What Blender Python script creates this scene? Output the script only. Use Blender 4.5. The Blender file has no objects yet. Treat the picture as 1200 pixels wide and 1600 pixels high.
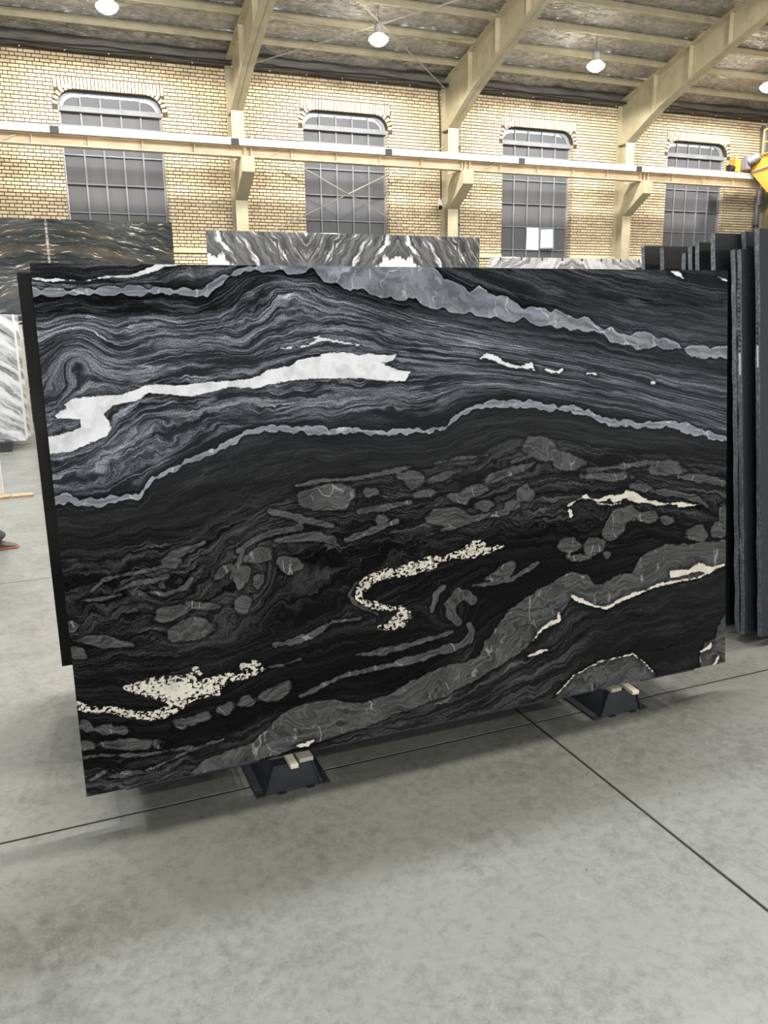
import bpy, bmesh, math, random
import numpy as np
from mathutils import Vector, Matrix

random.seed(7)
rng = np.random.default_rng(11)
SC = bpy.context.scene
COL = SC.collection

# ------------------------------------------------------------------ camera
CAM_H = 1.7
F_PX, YAW, PITCH, ROLL = 1282.966, 0.388957, 0.230127, -0.014138
def cam_basis():
    cy, sy, cp, sp = math.cos(YAW), math.sin(YAW), math.cos(PITCH), math.sin(PITCH)
    f = Vector((sy*cp, cy*cp, -sp)); r0 = Vector((cy, -sy, 0)); u0 = r0.cross(f)
    r = math.cos(ROLL)*r0 + math.sin(ROLL)*u0
    u = -math.sin(ROLL)*r0 + math.cos(ROLL)*u0
    return r, u, f
r_, u_, f_ = cam_basis()
cd = bpy.data.cameras.new('camera'); cam = bpy.data.objects.new('camera', cd); COL.objects.link(cam)
cam.matrix_world = Matrix(((r_.x, u_.x, -f_.x, 0), (r_.y, u_.y, -f_.y, 0), (r_.z, u_.z, -f_.z, CAM_H), (0, 0, 0, 1)))
cd.sensor_fit = 'VERTICAL'; cd.sensor_height = 36.0; cd.lens = F_PX/1600*36.0
cd.clip_start = 0.05; cd.clip_end = 200
SC.camera = cam

# ------------------------------------------------------------------ world, light, exposure
wd = bpy.data.worlds.new('world'); SC.world = wd; wd.use_nodes = True
wd.node_tree.nodes['Background'].inputs[0].default_value = (0.86, 0.93, 1.0, 1)
wd.node_tree.nodes['Background'].inputs[1].default_value = 7.0
SC.view_settings.view_transform = 'Standard'; SC.view_settings.look = 'None'
SC.view_settings.gamma = 1.0; SC.view_settings.use_curve_mapping = False
SC.view_settings.exposure = 0.0

def area_light(name, loc, rot, sx, sy, power, color):
    l = bpy.data.lights.new(name, 'AREA'); l.shape = 'RECTANGLE'; l.size = sx; l.size_y = sy
    l.energy = power; l.color = color
    o = bpy.data.objects.new(name, l); COL.objects.link(o); o.location = loc; o.rotation_euler = rot
    return o
ROOF_Y0, ROOF_Z0, ROOF_S, RIDGE_Y = 20.0, 7.35, 0.27, 6.5
WALL_FRONT_Y = -7.0
def roof_z(y):
    return ROOF_Z0 + ROOF_S*(ROOF_Y0-y) if y >= RIDGE_Y else ROOF_Z0 + ROOF_S*(ROOF_Y0-RIDGE_Y) - ROOF_S*(RIDGE_Y-y)
# daylight through the roof's ridge glazing
area_light('skylight_daylight', (6, 6.5, 10.75), (0, 0, 0), 26, 0.8, 2250, (0.93, 0.97, 1.0))

# added fill light before the plain front wall, behind the camera
# (two dimmer strips below soften its mirrored lower edge on the slab)
area_light('front_fill', (5.0, WALL_FRONT_Y+0.12, 2.5), (math.radians(90), 0, 0), 36.0, 2.6, 690, (0.84, 0.91, 1.0))
area_light('front_fill', (5.0, WALL_FRONT_Y+0.12, 0.90), (math.radians(90), 0, 0), 36.0, 0.58, 85, (0.84, 0.91, 1.0))
area_light('front_fill', (5.0, WALL_FRONT_Y+0.12, 0.31), (math.radians(90), 0, 0), 36.0, 0.58, 45, (0.84, 0.91, 1.0))
LAMP_POWER = 420

# ------------------------------------------------------------------ node helpers
class NT:
    def __init__(s, name):
        m = bpy.data.materials.new(name); m.use_nodes = True; s.m = m; s.t = m.node_tree
        s.b = s.t.nodes['Principled BSDF']
    def n(s, ty, **kw):
        nd = s.t.nodes.new(ty)
        ins = kw.pop('ins', None)
        for k, v in kw.items(): setattr(nd, k, v)
        if ins:
            for k, v in ins.items(): s.put(nd.inputs[k], v)
        return nd
    def put(s, sock, v):
        if isinstance(v, bpy.types.NodeSocket): s.t.links.new(v, sock)
        else: sock.default_value = v
    def math(s, op, a, b=0.0, c=0.0, clamp=False):
        nd = s.t.nodes.new('ShaderNodeMath'); nd.operation = op; nd.use_clamp = clamp
        s.put(nd.inputs[0], a); s.put(nd.inputs[1], b); s.put(nd.inputs[2], c)
        return nd.outputs[0]
    def mad(s, a, b, c): return s.math('MULTIPLY_ADD', a, b, c)
    def step(s, x, lo, hi, a=0.0, b=1.0, kind='SMOOTHSTEP'):
        nd = s.t.nodes.new('ShaderNodeMapRange'); nd.interpolation_type = kind; nd.clamp = True
        s.put(nd.inputs[0], x)
        for i, v in enumerate((lo, hi, a, b)): s.put(nd.inputs[i+1], v)
        return nd.outputs[0]
    def noise(s, vec, scale, detail=2.0, rough=0.5, dist=0.0, out=0):
        nd = s.n('ShaderNodeTexNoise', ins={'Vector': vec, 'Scale': scale, 'Detail': detail, 'Roughness': rough, 'Distortion': dist})
        return nd.outputs[out]
    def voronoi(s, vec, scale, feature='F1', rnd=1.0):
        nd = s.n('ShaderNodeTexVoronoi', feature=feature, ins={'Vector': vec, 'Scale': scale, 'Randomness': rnd})
        return nd.outputs[0]
    def xyz(s, x, y, z=0.0):
        return s.n('ShaderNodeCombineXYZ', ins={0: x, 1: y, 2: z}).outputs[0]
    def sep(s, v): return s.n('ShaderNodeSeparateXYZ', ins={0: v}).outputs
    def mix(s, f, a, b, blend='MIX'):
        nd = s.t.nodes.new('ShaderNodeMix'); nd.data_type = 'RGBA'; nd.blend_type = blend
        s.put(nd.inputs[0], f); s.put(nd.inputs[6], a); s.put(nd.inputs[7], b)
        return nd.outputs[2]
    def mixf(s, f, a, b):
        nd = s.t.nodes.new('ShaderNodeMix'); nd.data_type = 'FLOAT'
        s.put(nd.inputs[0], f); s.put(nd.inputs[2], a); s.put(nd.inputs[3], b)
        return nd.outputs[0]
    def vmul(s, v, k):
        nd = s.t.nodes.new('ShaderNodeVectorMath'); nd.operation = 'MULTIPLY'
        s.put(nd.inputs[0], v); s.put(nd.inputs[1], k); return nd.outputs[0]
    def vadd(s, v, k):
        nd = s.t.nodes.new('ShaderNodeVectorMath'); nd.operation = 'ADD'
        s.put(nd.inputs[0], v); s.put(nd.inputs[1], k); return nd.outputs[0]
    def grey(s, v, tint=(1, 1, 1)):
        c = s.n('ShaderNodeCombineColor', ins={0: v, 1: v, 2: v}).outputs[0]
        return s.mix(1.0, c, (*tint, 1), 'MULTIPLY')
    def obj(s): return s.n('ShaderNodeTexCoord').outputs['Object']
    def pos(s): return s.n('ShaderNodeNewGeometry').outputs['Position']
    def bump(s, h, strength, dist):
        nd = s.n('ShaderNodeBump', ins={'Strength': strength, 'Distance': dist, 'Height': h})
        s.put(s.b.inputs['Normal'], nd.outputs[0])
    def fin(s, color=None, rough=None, metal=None, spec=None, coat=None):
        if color is not None: s.put(s.b.inputs['Base Color'], color)
        if rough is not None: s.put(s.b.inputs['Roughness'], rough)
        if metal is not None: s.put(s.b.inputs['Metallic'], metal)
        if spec is not None: s.put(s.b.inputs['Specular IOR Level'], spec)
        return s.m

def painted(name, c, rough=0.45, var=0.12, metal=0.0, scale=3.0):
    t = NT(name); p = t.obj()
    v = t.noise(p, scale, 5, 0.6); k = t.step(v, 0.3, 0.7, 1-var, 1+var)
    col = t.mix(1.0, (*c, 1), t.grey(k), 'MULTIPLY')
    t.bump(t.noise(p, 60, 3), 0.08, 0.004)
    return t.fin(col, rough, metal)
M = {}
M['steel'] = painted('cream_steel_paint', (0.40, 0.36, 0.245), 0.5)
M['rail'] = painted('runway_beam_paint', (0.56, 0.46, 0.32), 0.5)
M['white_plastic'] = painted('white_conductor_cover', (0.74, 0.72, 0.70), 0.4, 0.05)
M['black'] = painted('black_plastic', (0.012, 0.012, 0.014), 0.5)
M['yellow'] = painted('yellow_crane_paint', (0.42, 0.23, 0.035), 0.4, 0.1)
M['window_steel'] = painted('grey_window_steel', (0.21, 0.225, 0.245), 0.8, 0.1)
M['darksteel'] = painted('dark_rack_steel', (0.022, 0.025, 0.031), 0.5, 0.3, 0.0, 8)
M['rope'] = painted('dark_cable', (0.015, 0.015, 0.018), 0.6)
M['galv'] = painted('grey_downpipe', (0.13, 0.13, 0.15), 0.4, 0.15)
M['rod'] = painted('brace_rod_steel', (0.35, 0.33, 0.27), 0.4)
M['trim'] = painted('pale_sill_stone', (0.55, 0.49, 0.34), 0.6)
M['wood'] = painted('pale_timber', (0.42, 0.30, 0.18), 0.7, 0.25, 0, 12)
M['housing'] = painted('lamp_housing', (0.30, 0.30, 0.30), 0.4)
M['plaster'] = painted('plain_wall_paint', (0.25, 0.25, 0.24), 0.8, 0.1, 0, 0.6)

def mat_brick():
    t = NT('cream_brick'); geo = t.n('ShaderNodeNewGeometry'); oi = t.n('ShaderNodeObjectInfo')
    r = t.math('FRACT', t.math('ADD', geo.outputs['Random Per Island'], oi.outputs['Random']))
    base = t.mix(r, (0.56, 0.45, 0.29, 1), (0.74, 0.63, 0.44, 1))
    n = t.noise(geo.outputs['Position'], 35, 4, 0.6)
    big = t.noise(geo.outputs['Position'], 0.5, 2)
    col = t.mix(1.0, base, t.grey(t.mad(n, 0.35, 0.82)), 'MULTIPLY')
    col = t.mix(t.step(big, 0.35, 0.65, 0, 0.35), col, (0.66, 0.53, 0.36, 1))
    t.bump(n, 0.3, 0.004)
    return t.fin(col, 0.8)
M['brick'] = mat_brick()
M['mortar'] = painted('dark_mortar', (0.075, 0.055, 0.035), 0.95, 0.25, 0, 6)

def mat_pane():
    t = NT('grey_window_sheet'); p = t.pos()
    n = t.noise(p, 1.3, 3)
    col = t.mix(n, (0.105, 0.11, 0.118, 1), (0.135, 0.135, 0.145, 1))
    return t.fin(col, 0.8, 0.0, 0.2)
M['pane'] = mat_pane()
def mat_glass():
    t = NT('clear_glass')
    t.put(t.b.inputs['Transmission Weight'], 1.0); t.put(t.b.inputs['IOR'], 1.02)
    return t.fin((0.8, 0.9, 1.0, 1), 0.05)
M['glass'] = mat_glass()

M['sash_glass'] = painted('daylight_tinted_sash_glass', (0.70, 0.76, 0.88), 0.3, 0.03)  # daylight on the open sash is put into this pale colour
def mat_foil():
    t = NT('silver_foil_insulation'); p = t.pos()
    n1 = t.noise(t.vmul(p, (0.8, 4.5, 4.5)), 2.0, 8, 0.70, 0.5)
    n2 = t.noise(t.vmul(p, (1.0, 1.0, 1.0)), 7, 4, 0.6)
    c1 = t.math('ABSOLUTE', t.math('SUBTRACT', n1, 0.5))
    cre = t.step(c1, 0.0, 0.035, 1.0, 0.0)
    x = t.sep(p)[0]
    fr = t.math('ABSOLUTE', t.math('SUBTRACT', t.math('FRACT', t.math('DIVIDE', x, 0.6)), 0.5))
    seam = t.step(fr, 0.485, 0.497)
    h = t.math('ADD', t.math('ADD', t.mad(n1, 1.6, 0.0), t.mad(n2, 0.25, 0)), t.mad(seam, 0.35, t.mad(cre, 0.3, 0)))
    t.bump(h, 0.85, 0.06)
    col = t.mix(t.step(n2, 0.3, 0.7), (0.56, 0.55, 0.52, 1), (0.82, 0.80, 0.77, 1))
    return t.fin(col, t.step(n1, 0.35, 0.65, 0.20, 0.34), 0.85)
M['foil'] = mat_foil()
def mat_darkfoil():
    t = NT('dark_folded_foil'); p = t.pos()
    n = t.noise(t.vmul(p, (1, 6, 6)), 2.0, 6, 0.7)
    t.bump(n, 0.7, 0.05)
    return t.fin(t.mix(n, (0.06, 0.06, 0.06, 1), (0.24, 0.23, 0.22, 1)), 0.4, 0.5)
M['darkfoil'] = mat_darkfoil()

def mat_floor():
    t = NT('polished_concrete'); p = t.pos()
    big = t.noise(p, 0.55, 3, 0.5)
    mid = t.noise(p, 2.6, 8, 0.70, 0.3)
    fine = t.noise(t.vmul(p, (1, 1, 1)), 24, 9, 0.78, 0.4)
    micro = t.noise(p, 120, 3, 0.6)
    k = t.math('ADD', t.mad(mid, 0.55, t.mad(fine, 0.80, 0.0)), t.mad(big, 0.30, t.mad(micro, 0.12, -0.14)))
    col = t.mix(t.step(k, 0.46, 0.86), (0.092, 0.096, 0.086, 1), (0.212, 0.218, 0.200, 1))
    ridg = t.step(t.math('ABSOLUTE', t.math('SUBTRACT', t.noise(p, 11, 6, 0.65, 0.8), 0.5)), 0.0, 0.010, 1, 0)
    spot = t.step(t.noise(p, 3.1, 2), 0.52, 0.68)
    col = t.mix(t.math('MULTIPLY', t.math('MULTIPLY', ridg, spot), 0.45), col, (0.33, 0.33, 0.30, 1))
    dk = t.step(t.math('ABSOLUTE', t.math('SUBTRACT', t.noise(t.vadd(p, (7, 3, 0)), 8, 6, 0.65, 0.8), 0.5)), 0.0, 0.012, 1, 0)
    spot2 = t.step(t.noise(t.vadd(p, (4, 9, 0)), 2.7, 2), 0.55, 0.7)
    col = t.mix(t.math('MULTIPLY', t.math('MULTIPLY', dk, spot2), 0.4), col, (0.10, 0.10, 0.085, 1))
    vs = t.voronoi(p, 9, 'F1'); dot = t.step(vs, 0.03, 0.045, 1, 0)
    col = t.mix(t.math('MULTIPLY', dot, t.step(t.noise(p, 5, 1), 0.55, 0.6)), col, (0.06, 0.06, 0.055, 1))
    t.bump(fine, 0.06, 0.004)
    t.put(t.b.inputs['Coat Weight'], 0.35); t.put(t.b.inputs['Coat Roughness'], 0.18)
    return t.fin(col, t.step(mid, 0.3, 0.7, 0.5, 0.36))
M['floor'] = mat_floor()
M['joint'] = painted('dark_joint_filler', (0.012, 0.012, 0.012), 0.9)

def mat_main_slab():
    t = NT('black_and_white_swirled_marble')
    A = t.sep(t.n('ShaderNodeAttribute', attribute_name='strat').outputs['Vector'])
    B = t.sep(t.n('ShaderNodeAttribute', attribute_name='tone').outputs['Vector'])
    C = t.sep(t.n('ShaderNodeAttribute', attribute_name='mask').outputs['Vector'])
    phi, ux, wob = A[0], A[1], A[2]
    base, amp, spk = B[0], B[1], B[2]
    wsd, gsd, psd = C[0], C[1], C[2]
    q = t.obj()
    # wobble of the layers
    w1 = t.math('SUBTRACT', t.noise(q, 5.0, 3, 0.55, 0.4), 0.5)
    w2 = t.math('SUBTRACT', t.noise(t.vadd(q, (3, 5, 1)), 17.0, 4, 0.6), 0.5)
    ph = t.math('ADD', phi, t.math('MULTIPLY', wob, t.mad(w1, 55.0, t.math('MULTIPLY', w2, 22.0))))
    ux2 = t.mad(w2, 40.0, ux)
    L1 = t.noise(t.xyz(t.math('MULTIPLY', ux2, 0.0045), t.math('MULTIPLY', ph, 0.075), 0), 1.0, 5, 0.62)
    L2 = t.noise(t.xyz(t.math('MULTIPLY', ux2, 0.014), t.math('MULTIPLY', ph, 0.30), 3.7), 1.0, 4, 0.6)
    L3 = t.noise(t.xyz(t.math('MULTIPLY', ux, 0.05), t.math('MULTIPLY', ph, 0.55), 9.1), 1.0, 3, 0.6)
    s = t.math('ADD', t.mad(L1, 0.46, 0.0), t.math('ADD', t.mad(L2, 0.36, 0), t.mad(L3, 0.18, 0)))
    lay = t.step(s, 0.43, 0.62)
    lay = t.math('POWER', lay, 1.35)
    # thin bright veins that follow the layers
    ln = t.math('ABSOLUTE', t.math('SUBTRACT', t.noise(t.xyz(t.math('MULTIPLY', ux2, 0.0022), t.math('MULTIPLY', ph, 0.042), 5.5), 1.0, 2, 0.5), 0.5))
    thin = t.math('MULTIPLY', t.step(ln, 0.004, 0.016, 1, 0), t.step(t.noise(t.xyz(t.math('MULTIPLY', ux, 0.01), t.math('MULTIPLY', phi, 0.03), 2), 1.0, 3), 0.42, 0.6))
    dln = t.math('ABSOLUTE', t.math('SUBTRACT', t.noise(t.xyz(t.math('MULTIPLY', ux2, 0.003), t.math('MULTIPLY', ph, 0.06), 1.5), 1.0, 2, 0.5), 0.5))
    dthin = t.step(dln, 0.004, 0.018, 0.35, 1)
    g = t.noise(q, 260, 3, 0.6)
    tone = t.math('ADD', base, t.math('MULTIPLY', amp, t.mad(lay, 1.0, t.math('MULTIPLY', thin, 0.9))))
    tone = t.math('MULTIPLY', tone, dthin)
    tone = t.math('MULTIPLY', tone, t.step(g, 0.32, 0.68, 0.40, 1.8))
    # grains of quartz strewn along the layers
    fl = t.voronoi(t.xyz(t.math('MULTIPLY', ux, 0.09), t.math('MULTIPLY', ph, 0.26), 0), 1.0)
    fleck = t.math('MULTIPLY', t.step(fl, 0.10, 0.20, 1, 0), t.step(L1, 0.50, 0.60))
    tone = t.math('ADD', tone, t.math('MULTIPLY', fleck, t.mad(amp, 0.5, 0.012)))
    # pebbles and the broad dark grey band
    e1 = t.math('ADD', t.mad(t.math('SUBTRACT', t.noise(q, 34, 6, 0.7), 0.5), 11.0, psd), t.mad(t.math('SUBTRACT', t.noise(t.vadd(q, (5, 1, 2)), 12, 2), 0.5), 9.0, 0.0))
    pin = t.step(e1, -1.6, 1.6)
    ring = t.math('MULTIPLY', t.step(e1, -6.0, -1.0), t.math('SUBTRACT', 1.0, pin))
    tone = t.math('MULTIPLY', tone, t.mad(ring, -0.7, 1.0))
    pl = t.noise(t.xyz(t.math('MULTIPLY', ux2, 0.02), t.math('MULTIPLY', t.mad(w1, 90, phi), 0.22), 6), 1.0, 4, 0.62)
    pcol = t.math('MULTIPLY', t.step(pl, 0.33, 0.66, 0.030, 0.115), t.step(g, 0.3, 0.7, 0.75, 1.3))
    cr = t.n('ShaderNodeTexVoronoi', feature='DISTANCE_TO_EDGE', ins={'Vector': t.vadd(t.vmul(q, (1.0, 1.0, 0.34)), t.vmul(t.noise(q, 9, 2, out=1), (0.10, 0, 0.10))), 'Scale': 11.0}).outputs[0]
    crk = t.math('MULTIPLY', t.step(cr, 0.008, 0.028, 1, 0), t.step(t.noise(q, 14, 3), 0.50, 0.62))
    pcol = t.math('ADD', pcol, t.math('MULTIPLY', crk, 0.20))
    rim = t.step(t.math('ABSOLUTE', t.math('SUBTRACT', e1, 1.2)), 0.3, 1.6, 0.018, 0)
    pcol = t.math('ADD', pcol, rim)
    tone = t.mixf(pin, tone, pcol)
    # pale grey bands
    e2 = t.mad(t.math('SUBTRACT', t.noise(q, 30, 6, 0.68), 0.5), 9.0, gsd)
    gin = t.step(e2, -0.7, 0.7)
    gring = t.math('MULTIPLY', t.step(e2, -7.0, -1.0), t.math('SUBTRACT', 1.0, gin))
    tone = t.math('MULTIPLY', tone, t.mad(gring, -0.75, 1.0))
    gl = t.noise(t.xyz(t.math('MULTIPLY', ux, 0.012), t.math('MULTIPLY', t.mad(w1, 30, phi), 0.16), 8), 1.0, 4, 0.6)
    gcol = t.math('MULTIPLY', t.step(gl, 0.36, 0.62, 0.150, 0.320), t.step(g, 0.3, 0.7, 0.85, 1.15))
    gcr = t.n('ShaderNodeTexVoronoi', feature='DISTANCE_TO_EDGE', ins={'Vector': t.vadd(t.vmul(q, (1.0, 1.0, 0.34)), t.vmul(t.noise(q, 9, 3, out=1), (0.16, 0, 0.08))), 'Scale': 15.0}).outputs[0]
    gck = t.math('MULTIPLY', t.step(gcr, 0.006, 0.034, 1, 0), t.step(t.noise(t.vadd(q, (1, 2, 3)), 12, 3), 0.44, 0.60))
    gcol = t.math('ADD', gcol, t.math('MULTIPLY', gck, 0.30))
    gcol = t.math('ADD', gcol, t.step(t.math('ABSOLUTE', t.math('SUBTRACT', e2, 1.5)), 0.3, 1.8, 0.07, 0))
    tone = t.mixf(gin, tone, gcol)
    # white quartz
    sp = t.math('MULTIPLY', spk, t.mad(t.step(t.noise(t.vmul(q, (1.0, 1.0, 1.35)), 62, 4, 0.66), 0.47, 0.60, 0, 1), -17.0, 3.5))
    rag = t.math('ADD', t.mad(t.math('SUBTRACT', t.noise(t.vmul(q, (1, 1, 2.2)), 34, 8, 0.75), 0.5), 13.0, wsd), sp)
    win = t.step(rag, -0.5, 0.8)
    wring = t.math('MULTIPLY', t.step(rag, -9.0, -1.0), t.math('SUBTRACT', 1.0, win))
    tone = t.math('MULTIPLY', tone, t.mad(wring, -0.55, 1.0))
    warm = t.step(phi, 655, 700)
    colr = t.grey(tone, (0.93, 0.98, 1.12))  # blue tint of the upper layers stands in for reflected daylight
    colr = t.mix(warm, colr, t.grey(tone, (1.0, 0.995, 0.99)))
    wv = t.step(t.noise(q, 12, 5, 0.65), 0.3, 0.6, 0.66, 0.95)
    wcol = t.mix(warm, t.grey(wv, (1, 1, 1.02)), t.grey(wv, (0.86, 0.80, 0.68)))
    wcol = t.mix(t.step(phi, 700, 760), t.grey(wv, (1, 1, 1.02)), wcol); colr = t.mix(win, colr, wcol)
    t.put(t.b.inputs['Coat Weight'], 0.0)
    return t.fin(colr, 0.035, 0.0, 0.07)
M['main_slab'] = mat_main_slab()

def mat_granite(name, dark, light, rough, scale=90):
    t = NT(name); q = t.pos()
    n = t.noise(q, scale, 4, 0.7); v = t.step(t.voronoi(q, scale*1.4), 0.05, 0.3, 1, 0)
    m = t.noise(q, 4, 4, 0.6)
    k = t.math('ADD', t.math('MULTIPLY', t.step(n, 0.4, 0.75), 0.7), t.math('MULTIPLY', v, 0.3))
    k = t.math('MULTIPLY', k, t.step(m, 0.3, 0.7, 0.5, 1.3))
    t.bump(n, 0.15 if rough > 0.3 else 0.0, 0.003)
    return t.fin(t.mix(k, (*dark, 1), (*light, 1)), rough)
M['black_granite'] = mat_granite('polished_black_granite', (0.004, 0.004, 0.005), (0.016, 0.016, 0.018), 0.08)
M['grey_granite'] = mat_granite('dark_grey_granite_face', (0.006, 0.008, 0.012), (0.026, 0.030, 0.038), 0.5)
M['granite_edge'] = mat_granite('rough_granite_edge', (0.12, 0.135, 0.15), (0.42, 0.46, 0.50), 0.8, 60)

def mat_veined(name, W, kind):
    """bookmatched stone: the pattern is mirrored about the slab's local x = 0 (its sheet edge)"""
    t = NT(name); q = t.obj(); s = t.sep(q)
    x, z = s[0], s[2]
    if kind == 'panda':
        nz = t.noise(t.xyz(x, z), 1.7, 4, 0.6, 0.4)
        d = t.math('ADD', t.mad(x, 1.15, 0), t.math('ADD', t.mad(z, -0.80, 0), t.mad(nz, 0.55, 0)))
        al = t.math('ADD', t.math('MULTIPLY', z, 1.1), x)
        a = t.noise(t.xyz(t.mad(d, 3.2, 0), t.mad(al, 0.45, 0)), 1.0, 5, 0.62)
        b = t.noise(t.xyz(t.mad(d, 10.0, 3), t.mad(al, 0.9, 2)), 1.0, 4, 0.6)
        wht = t.step(t.math('ADD', t.mad(a, 0.6, 0), t.mad(b, 0.4, 0)), 0.54, 0.60)
        gr = t.step(b, 0.35, 0.65, 0.035, 0.14)
        tone = t.mixf(wht, gr, 0.66)
        blob = t.math('ADD', t.math('POWER', t.math('ABSOLUTE', t.math('DIVIDE', t.math('SUBTRACT', x, 2.05), 0.95)), 2.0), t.math('POWER', t.math('ABSOLUTE', t.math('DIVIDE', t.math('SUBTRACT', z, 2.10), 0.92)), 2.0))
        bl = t.step(t.mad(nz, 1.5, blob), 1.70, 1.76, 1, 0)
        tone = t.mixf(bl, tone, 0.56)
        return t.fin(t.grey(tone, (0.98, 1, 1.03)), 0.15)
    if kind == 'gold':
        nz = t.noise(t.xyz(x, z), 1.6, 4, 0.6, 0.3)
        d = t.math('ADD', z, t.math('ADD', t.mad(nz, 0.30, 0), t.math('MULTIPLY', t.math('POWER', t.math('ABSOLUTE', x), 1.5), 0.10)))
        a = t.noise(t.xyz(t.mad(x, 1.1, 0), t.mad(d, 17.0, 0)), 1.0, 6, 0.66)
        b = t.noise(t.xyz(t.mad(x, 3.0, 0), t.mad(d, 30.0, 5)), 1.0, 4, 0.62)
        wht = t.math('MULTIPLY', t.step(b, 0.56, 0.63), t.step(a, 0.48, 0.58))
        gld = t.step(t.noise(t.xyz(t.mad(x, 0.8, 7), t.mad(d, 4.0, 0)), 1.0, 3), 0.50, 0.66)
        base = t.mix(t.step(a, 0.35, 0.65), (0.004, 0.006, 0.007, 1), (0.045, 0.052, 0.050, 1))
        base = t.mix(t.math('MULTIPLY', gld, 0.32), base, (0.16, 0.11, 0.055, 1))
        seam = t.step(t.math('ABSOLUTE', x), 0.012, 0.03, 0.6, 0)
        wht = t.math('MAXIMUM', wht, t.math('MULTIPLY', seam, t.step(t.noise(q, 30, 2), 0.4, 0.5)))
        return t.fin(t.mix(wht, base, (0.60, 0.56, 0.46, 1)), 0.12)
    if kind == 'grey':
        nz = t.noise(t.xyz(x, z), 1.5, 4, 0.6, 0.4)
        d = t.math('ADD', t.mad(x, 1.1, 0), t.math('ADD', t.mad(z, 1.4, 0), t.mad(nz, 1.1, 0)))
        al = t.math('SUBTRACT', z, x)
        a = t.noise(t.xyz(t.mad(d, 4.5, 0), t.mad(al, 0.6, 0)), 1.0, 6, 0.66)
        tone = t.step(a, 0.34, 0.66, 0.16, 0.60)
        return t.fin(t.grey(tone, (1.0, 0.98, 1.0)), 0.15)
    if kind == 'white':
        nz = t.noise(t.xyz(x, z), 1.2, 4, 0.6, 0.5)
        d = t.math('ADD', t.mad(x, 0.75, 0), t.math('ADD', t.mad(z, 1.0, 0), t.mad(nz, 0.5, 0)))
        a = t.noise(t.xyz(t.mad(d, 7.0, 0), t.mad(t.math('SUBTRACT', z, x), 0.7, 0)), 1.0, 6, 0.66)
        tone = t.step(a, 0.34, 0.60, 0.06, 0.62)
        return t.fin(t.grey(tone, (0.97, 0.99, 1.03)), 0.15)
M['panda'] = mat_veined('panda_white_marble', 2.05, 'panda')
M['gold'] = mat_veined('black_gold_marble', 2.13, 'gold')
M['greystone'] = mat_veined('pale_grey_marble', 2.2, 'grey')
M['whitestone'] = mat_veined('white_veined_marble', 2, 'white')
M['stone_edge'] = painted('cut_stone_edge', (0.68, 0.67, 0.63), 0.5, 0.08)
M['beige_stone'] = painted('beige_travertine', (0.46, 0.43, 0.36), 0.4, 0.25, 0, 4)
M['cream_strip'] = painted('cream_marble_offcut', (0.78, 0.73, 0.58), 0.4, 0.08, 0, 9)
M['sticker'] = painted('white_paper_label', (0.75, 0.75, 0.75), 0.6, 0.05)
def mat_emit(name, c, s):
    t = NT(name); t.put(t.b.inputs['Emission Color'], (*c, 1)); t.put(t.b.inputs['Emission Strength'], s)
    return t.fin((0.8, 0.8, 0.8, 1), 0.4)
M['lamp'] = mat_emit('lamp_diffuser', (1.0, 0.95, 0.85), 30)
M['led'] = mat_emit('skylight_glazing', (0.93, 0.97, 1.0), 3.0)

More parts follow.
